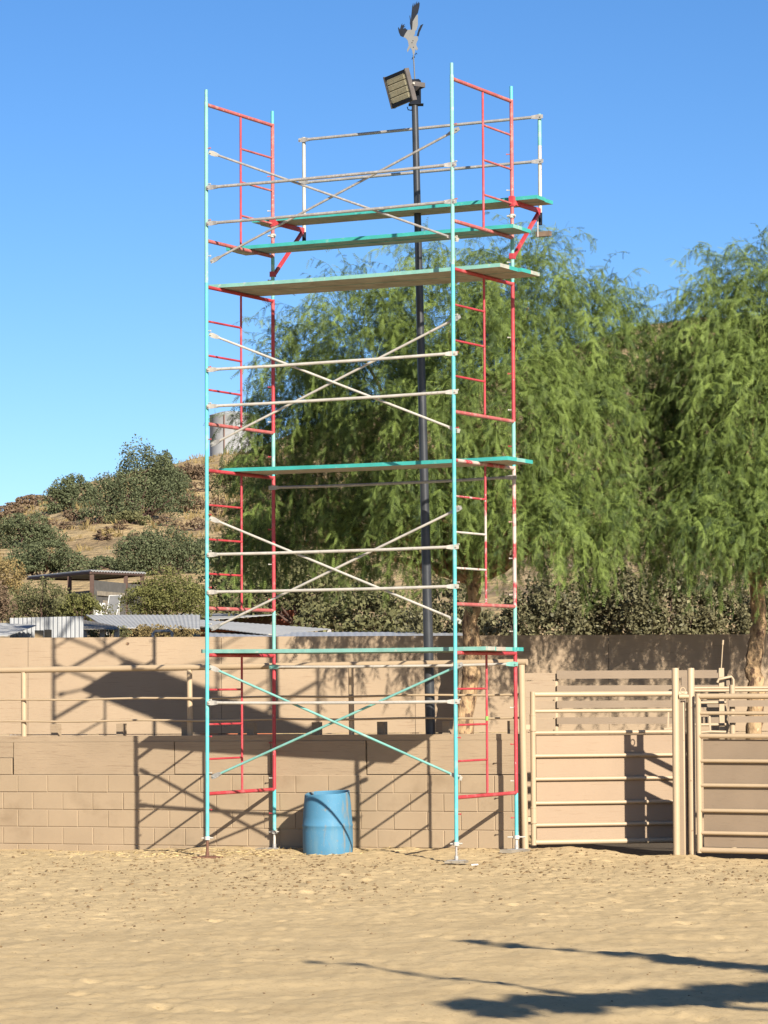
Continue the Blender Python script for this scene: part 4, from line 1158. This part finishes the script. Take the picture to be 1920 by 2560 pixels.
# ------------------------------------------------------------------ sheds and roofs beyond the fence
def sheet(q, c, nu, nv, amp, waves, mi=0, th=0.012):
    """corrugated sheet over four corners (a b on one eave, d c on the other); ribs run a->d"""
    a, b, cc, d = (np.asarray(p, float) for p in c)
    nn = unit(np.cross(b - a, d - a))
    if nn[2] < 0 and abs(nn[2]) > 0.2: nn = -nn
    V = []
    for lay in (0, 1):
        for j in range(nv + 1):
            for i in range(nu + 1):
                u, v = i / nu, j / nv
                p = (a * (1 - u) + b * u) * (1 - v) + (d * (1 - u) + cc * u) * v
                V.append(p + nn * (amp * math.sin(2 * math.pi * waves * u) - lay * th))
    n1 = (nu + 1) * (nv + 1)
    Fc = []
    for lay in (0, 1):
        for j in range(nv):
            for i in range(nu):
                k = lay * n1 + j * (nu + 1) + i
                f = (k, k + 1, k + nu + 2, k + nu + 1)
                Fc.append(f if lay == 0 else f[::-1])
    rim = [(j0 * (nu + 1) + i, j0 * (nu + 1) + i + 1) for j0 in (0, nv) for i in range(nu)] + [(j * (nu + 1) + i0, (j + 1) * (nu + 1) + i0) for i0 in (0, nu) for j in range(nv)]
    q.add(V[:n1], Fc[:nu * nv], mi, True)
    q.add(V[n1:], [tuple(i - n1 for i in f) for f in Fc[nu * nv:]], mi, True)
    for p_, q_ in rim:
        q.add([V[p_], V[q_], V[q_ + n1], V[p_ + n1]], [(0, 1, 2, 3)], mi)
    return q
def shed(label, corners, m, posts, waves, walls=(), amp=0.003, cat='shed', name='shed', postm='dark_wood'):
    """corners: four (px, py, Y); posts: (px, py_top, Y); walls: (px0, px1, py_top, Y, material)"""
    C_ = [at(*c) for c in corners]
    t = thing(name, (np.mean([c[0] for c in C_]), np.mean([c[1] for c in C_]), -0.25), label, cat)
    q = MB(); sheet(q, C_, max(12, waves * 6), 3, amp, waves); q.build('roof', M[m], t)
    for px, py, Y in posts:
        p = at(px, py, Y); q = MB(); q.box((p[0], Y, (p[2] - 0.25) / 2), (0.035, 0.035, (p[2] + 0.25) / 2)); q.build('post', M[postm], t)
    for px0, px1, py, Y, wm in walls:
        a, b = at(px0, py, Y), at(px1, py, Y)
        q = MB(); q.box(((a[0] + b[0]) / 2, Y, (a[2] - 0.25) / 2), ((b[0] - a[0]) / 2, 0.03, (a[2] + 0.25) / 2)); q.build('wall', M[wm], t)
    return t
# upright corrugated sheet
cp = [at(24, 1700, 9.0), at(209, 1700, 9.0)]
zt_ = at(100, 1541, 9.0)[2]
q = MB(); sheet(q, [(cp[0][0], 9, -0.3), (cp[1][0], 9, -0.3), (cp[1][0], 9, zt_), (cp[0][0], 9, zt_ - 0.02)], 17 * 8, 1, 0.017, 17, th=0.004)
tag(q.build('corrugated_panel', M['sheet_white']), 'upright white corrugated metal sheet rising above the plywood fence', 'panel')
shed('light grey low sheet roof with ragged edge above the fence at left edge', [(-90, 1588, 7.2), (20, 1588, 7.4), (92, 1562, 8.8), (-90, 1553, 8.8)], 'sheet_grey', [(-40, 1580, 7.6)], 6, cat='roof')
q = MB(); a = at(98, 1590, 6.9); q.box(a, (0.055, 0.05, 0.075)); a2 = at(120, 1590, 6.95); q.box((a2[0], 6.95, a[2] + 0.003), (0.045, 0.05, 0.08))
tag(q.build('timber_block', M['pale_wood']), 'raw pale timber blocks against the white corrugated sheet', 'timber')
shed('small dark sloping sheet roof right of the white corrugated sheet', [(207, 1572, 10), (296, 1573, 10), (290, 1564, 13), (205, 1549, 13)], 'sheet_dark', [(212, 1570, 10.3), (256, 1570, 10.3), (292, 1572, 10.3)], 10, cat='roof', postm='galv')
shed('long pale grey corrugated roof with scalloped eave behind the weeds', [(265, 1568, 14), (500, 1571, 14), (500, 1537, 20), (215, 1537, 20)], 'sheet_grey', [(290, 1568, 14.4), (380, 1569, 14.4), (470, 1570, 14.4)], 26, [(300, 470, 1572, 16, 'dark_wood')], amp=0.005, cat='shed')
shed('large pale grey sheet roof with toothed right end behind the scaffold foot', [(438, 1557, 17.0), (688, 1588, 14.8), (826, 1572, 19), (446, 1545, 23)], 'sheet_grey', [(432, 1557, 17.1), (823, 1574, 18.9)], 30, amp=0.003, cat='shed', postm='galv')
shed('far grey roof edge above the large pale roof', [(530, 1548, 25), (692, 1536, 25), (690, 1534, 30), (440, 1534, 30)], 'sheet_grey', [(560, 1548, 25.4), (686, 1538, 25.4)], 10, [(560, 690, 1546, 27, 'dark_wood')], cat='roof')
shed('orange stucco shed under the large pale roof', [(505, 1572, 19.5), (690, 1574, 19.5), (690, 1571, 22.5), (505, 1569, 22.5)], 'sheet_grey', [], 8, [(500, 690, 1570, 19.8, 'orange_wall')], cat='shed')
q = MB(); a, b = at(632, 1551, 28), at(742, 1551, 28); q.box(((a[0] + b[0]) / 2, 28, a[2] / 2), ((b[0] - a[0]) / 2, 0.1, a[2] / 2 + 0.2)); q.box(((a[0] + b[0]) / 2, 27.88, a[2] - 0.03), ((b[0] - a[0]) / 2 + 0.03, 0.03, 0.05))
tag(q.build('boarded_fence', M['brick_red']), 'brick red boarded fence behind the large pale roof', 'fence')
shed('long white roof strip just above the plywood fence', [(520, 1593, 14.2), (1160, 1593, 14.2), (1158, 1580, 16.6), (520, 1580, 16.6)], 'sheet_white', [(600, 1593, 14.5), (1100, 1593, 14.5)], 40, amp=0.003, cat='roof')
# bent pipe hoop
q = MB(); pts = [at(383, 1620, 8.5), at(383, 1584, 8.5), at(388, 1578, 8.5), at(424, 1577, 8.5), at(430, 1582, 8.5), at(430, 1620, 8.5)]
q.path(pts, 0.022, n=8); tag(q.build('pipe_hoop', M['galv']), 'grey bent pipe hoop rising above the plywood fence', 'pipe')

# shade shelter on the terrace
SY = 34.0
cs = [at(227, 1425, SY), at(365, 1431, SY + 4), at(232, 1444, SY + 9), at(69, 1441, SY + 5)]
sh = thing('shade_shelter', (cs[0][0], SY + 4, 2.4), 'flat roofed shade shelter with dark posts and grey mesh wall on the hill terrace', 'shelter')
q = MB(); sheet(q, cs, 120, 3, 0.012, 20, th=0.03); q.build('roof', M['sheet_grey'], sh)
q = MB()
for i, j in ((0, 1), (0, 3), (1, 2), (3, 2)):
    q.bar(cs[i] - Zv * 0.06, cs[j] - Zv * 0.06, 0.05, 0.045)
q.build('beams', M['dark_wood'], sh)
for i, j, t in ((0, 1, 0.02), (0, 1, 0.62), (0, 1, 0.93), (0, 3, 0.32), (0, 3, 0.72)):
    p = cs[i] * (1 - t) + cs[j] * t
    q = MB(); q.box((p[0], p[1], p[2] / 2 + 1.1), (0.045, 0.045, p[2] / 2 - 1.2)); q.build('post', M['dark_wood'], sh)
def wallseg(t0, t1, z0, z1, m, i=0, j=1, name='wall', off=0.0):
    a, b = cs[i] * (1 - t0) + cs[j] * t0, cs[i] * (1 - t1) + cs[j] * t1
    d = unit((b - a) * (1, 1, 0)); nn = np.array([d[1], -d[0], 0]); nn = -nn if nn[1] > 0 else nn
    q = MB(); q.box((a + b) / 2 * (1, 1, 0) + nn * off + Zv * (z0 + z1) / 2, (np.linalg.norm((b - a)[:2]) / 2, 0.015, (z1 - z0) / 2), (d, nn, Zv)); q.build(name, M[m], sh)
zr_ = cs[0][2]
wallseg(0.04, 0.92, zr_ - 1.15, zr_ - 0.22, 'shade_cloth', name='mesh_wall')
wallseg(0.08, 0.85, zr_ - 2.2, zr_ - 1.18, 'board', name='lower_wall')
wallseg(0.10, 0.62, zr_ - 0.55, zr_ - 0.45, 'board', name='board', off=0.03)
wallseg(0.20, 0.42, zr_ - 1.15, zr_ - 0.65, 'board', name='shutter', off=0.03)
wallseg(0.02, 0.98, zr_ - 2.2, zr_ - 0.12, 'dark_wood', 1, 2, 'back_wall')
wallseg(0.30, 0.98, zr_ - 2.2, zr_ - 0.45, 'sheet_dark', 3, 2, 'back_wall')
wallseg(0.02, 0.30, zr_ - 2.0, zr_ - 0.45, 'shade_cloth', 0, 3, 'side_wall')
q = MB(); a = at(244, 1512, 33); q.box(a, (0.17, 0.13, 0.035)); q.box(a - Zv * 0.155, (0.14, 0.10, 0.12))
tag(q.build('storage_bin', M['white_paint']), 'white lidded storage bin beside the folded chair under the shelter', 'bin')
ch = thing('folding_chair', at(285, 1540, 29), 'grey sling chair with pale frame standing upright beside the yellow green bush', 'chair')
tl, tr_, br_, bl_ = at(273, 1489, 29), at(303, 1488, 29), at(292, 1534, 28.8), at(267, 1534, 28.8)
q = MB(); q.add([tl, tr_, br_, bl_, tl + (0, 0.03, 0), tr_ + (0, 0.03, 0), br_ + (0, 0.03, 0), bl_ + (0, 0.03, 0)], [(0, 1, 2, 3), (7, 6, 5, 4), (0, 4, 5, 1), (1, 5, 6, 2), (2, 6, 7, 3), (3, 7, 4, 0)]); q.build('sling', M['sling'], ch)
q = MB(); q.path([bl_ - Zv * 0.5, bl_, tl, tr_, br_, br_ - Zv * 0.5], 0.010, n=8); q.build('frame', M['white_paint'], ch)
q = MB(); q.path([bl_ + (0, 0.4, -0.5), bl_ * 0.5 + tl * 0.5], 0.014, n=6); q.path([br_ + (0, 0.4, -0.5), br_ * 0.5 + tr_ * 0.5], 0.014, n=6); q.build('rear_leg', M['white_paint'], ch)

# ------------------------------------------------------------------ ground litter
r = np.random.default_rng(5)
VV, FF = [], []
for _ in range(520):                        # straw lying around the front left jack
    x = r.normal(-0.05, 0.85); y = r.normal(0.35, 0.45)
    if y > WY0 + WM * x - 0.08: continue
    z = float(ground_z(x, y)) + 0.006
    a = r.uniform(0, math.pi); l = r.uniform(0.03, 0.13); w = 0.0022
    d = np.array([math.cos(a), math.sin(a), r.normal(0, 0.22)]) * l
    s = np.array([-math.sin(a), math.cos(a), 0.9]) * w
    p = np.array([x, y, z])
    k = len(VV)
    VV += [p - d / 2 - s, p - d / 2 + s, p + d / 2 + s, p + d / 2 - s]; FF.append((k, k + 1, k + 2, k + 3))
tag(link('straw', np_mesh('straw', np.array(VV), np.array(FF), M['straw'])), 'loose yellow straw strewn around the front left scaffold foot', 'straw', kind='stuff')
VV, FF = [], []
ico = [(0, 0, 1), (0.89, 0, 0.45), (0.28, 0.85, 0.45), (-0.72, 0.53, 0.45), (-0.72, -0.53, 0.45), (0.28, -0.85, 0.45), (0.72, 0.53, -0.45), (-0.28, 0.85, -0.45), (-0.89, 0, -0.45), (-0.28, -0.85, -0.45), (0.72, -0.53, -0.45), (0, 0, -1)]
icf = [(0, 1, 2), (0, 2, 3), (0, 3, 4), (0, 4, 5), (0, 5, 1), (1, 6, 2), (2, 7, 3), (3, 8, 4), (4, 9, 5), (5, 10, 1), (6, 7, 2), (7, 8, 3), (8, 9, 4), (9, 10, 5), (10, 6, 1), (11, 7, 6), (11, 8, 7), (11, 9, 8), (11, 10, 9), (11, 6, 10)]
ico, icf = np.array(ico), np.array(icf)
nC = 22000
cx = r.uniform(-4, 6.6, nC); cy = -r.random(nC) ** 0.9 * 17.5 + 1.2
dens = vnoise(cx * 0.9, cy * 0.5, 91)
keep = (cy < WY0 + WM * cx - 0.06) & (r.random(nC) < np.clip(0.55 + dens * 0.7, 0.05, 1) * np.interp(cy, [-16, -11, -7.5, -4], [0.05, 0.10, 0.45, 1.0]))
cx, cy = cx[keep], cy[keep]
cz = ground_z(cx, cy)
sz = (0.004 + 0.013 * r.random(len(cx)) ** 3) * np.interp(cy, [-14, -8, -5], [0.45, 0.7, 1.0])
for i in range(len(cx)):
    v_ = ico * (1 + 0.35 * r.normal(size=(12, 1))) * sz[i] * np.array([1.25, 1.0, 0.7])
    VV.append(v_ + (cx[i], cy[i], cz[i] + sz[i] * 0.25)); FF.append(icf + 12 * i)
tag(link('dirt_clods', np_mesh('dirt_clods', np.concatenate(VV), np.concatenate(FF), M['clod'])), 'small dark dirt clods scattered over the arena sand', 'dirt', kind='stuff')
q = MB(); a = at(1186, 2157, -1.9); q.box((a[0], a[1], float(ground_z(a[0], a[1])) + 0.008), (0.036, 0.02, 0.006), (unit((1, 0.2, 0.05)), unit((-0.2, 1, 0)), Zv))
tag(q.build('paint_flake', M['white_paint']), 'small white scrap lying on the sand right of the front right jack', 'scrap')

# ------------------------------------------------------------------ tree standing beside the camera, its limbs shade the sand at lower right
sh_pt = lambda x, y, h: np.array([x + 0.4067 * 1.9626 * (h + 0.2), y - 0.9135 * 1.9626 * (h + 0.2), h])
tb = np.array([10.2, -25.2, -0.25])
bl = []
for (x0, y0), (x1, y1), h, rr, n_ in (((2.60, -11.1), (5.2, -14.2), 5.2, 0.20, 9), ((1.45, -12.6), (3.3, -15.2), 6.0, 0.08, 7), ((2.55, -15.7), (6.2, -13.9), 4.5, 0.40, 10)):
    for i in range(n_):
        t = i / (n_ - 1)
        bl.append((sh_pt(x0 + (x1 - x0) * t, y0 + (y1 - y0) * t, h + rnd.uniform(-0.1, 0.1)), (rr * (0.5 + 0.6 * t), rr * (0.5 + 0.6 * t) * 1.4, rr * 0.5)))
for k in range(9):
    bl.append((tb + np.array([rnd.uniform(-0.6, 2.4), rnd.uniform(-1.6, 1.2), rnd.uniform(4.6, 6.6)]), (0.8, 0.8, 0.7)))
ot = thing('pepper_tree', tb, 'pepper tree beside the camera whose limbs shade the lower right sand', 'tree')
q = MB(); limb(q, [tb, tb + (0.1, 0, 2), tb + (0, 0.2, 4.2)], 0.2, 0.14, 0.03, 9); q.build('trunk', M['bark'], ot)
q = MB()
for j, idx in enumerate(((8, 0), (15, 9), (25, 16))):
    limb(q, [tb + (0, 0.2, 4.0), bl[idx[0]][0], bl[idx[1]][0]], 0.07, 0.012, 0.02, 20 + j)
q.build('limbs', M['bark'], ot)
parts_ = [leafy(bl[:9], 7000, 0.12, 901, aspect=0.4, shell=0.95), leafy(bl[9:16], 1800, 0.10, 902, aspect=0.4, shell=0.95),
          leafy(bl[16:26], 16000, 0.13, 903, aspect=0.45, shell=0.95), leafy(bl[26:], 9000, 0.14, 904, aspect=0.4, shell=0.8)]
V = np.concatenate([p_[0] for p_ in parts_]); T = np.concatenate([p_[2] for p_ in parts_])
F = np.arange(len(V)).reshape(-1, 4)
link('crown', np_mesh('crown', V - tb, F, M['pepper'], T), ot)
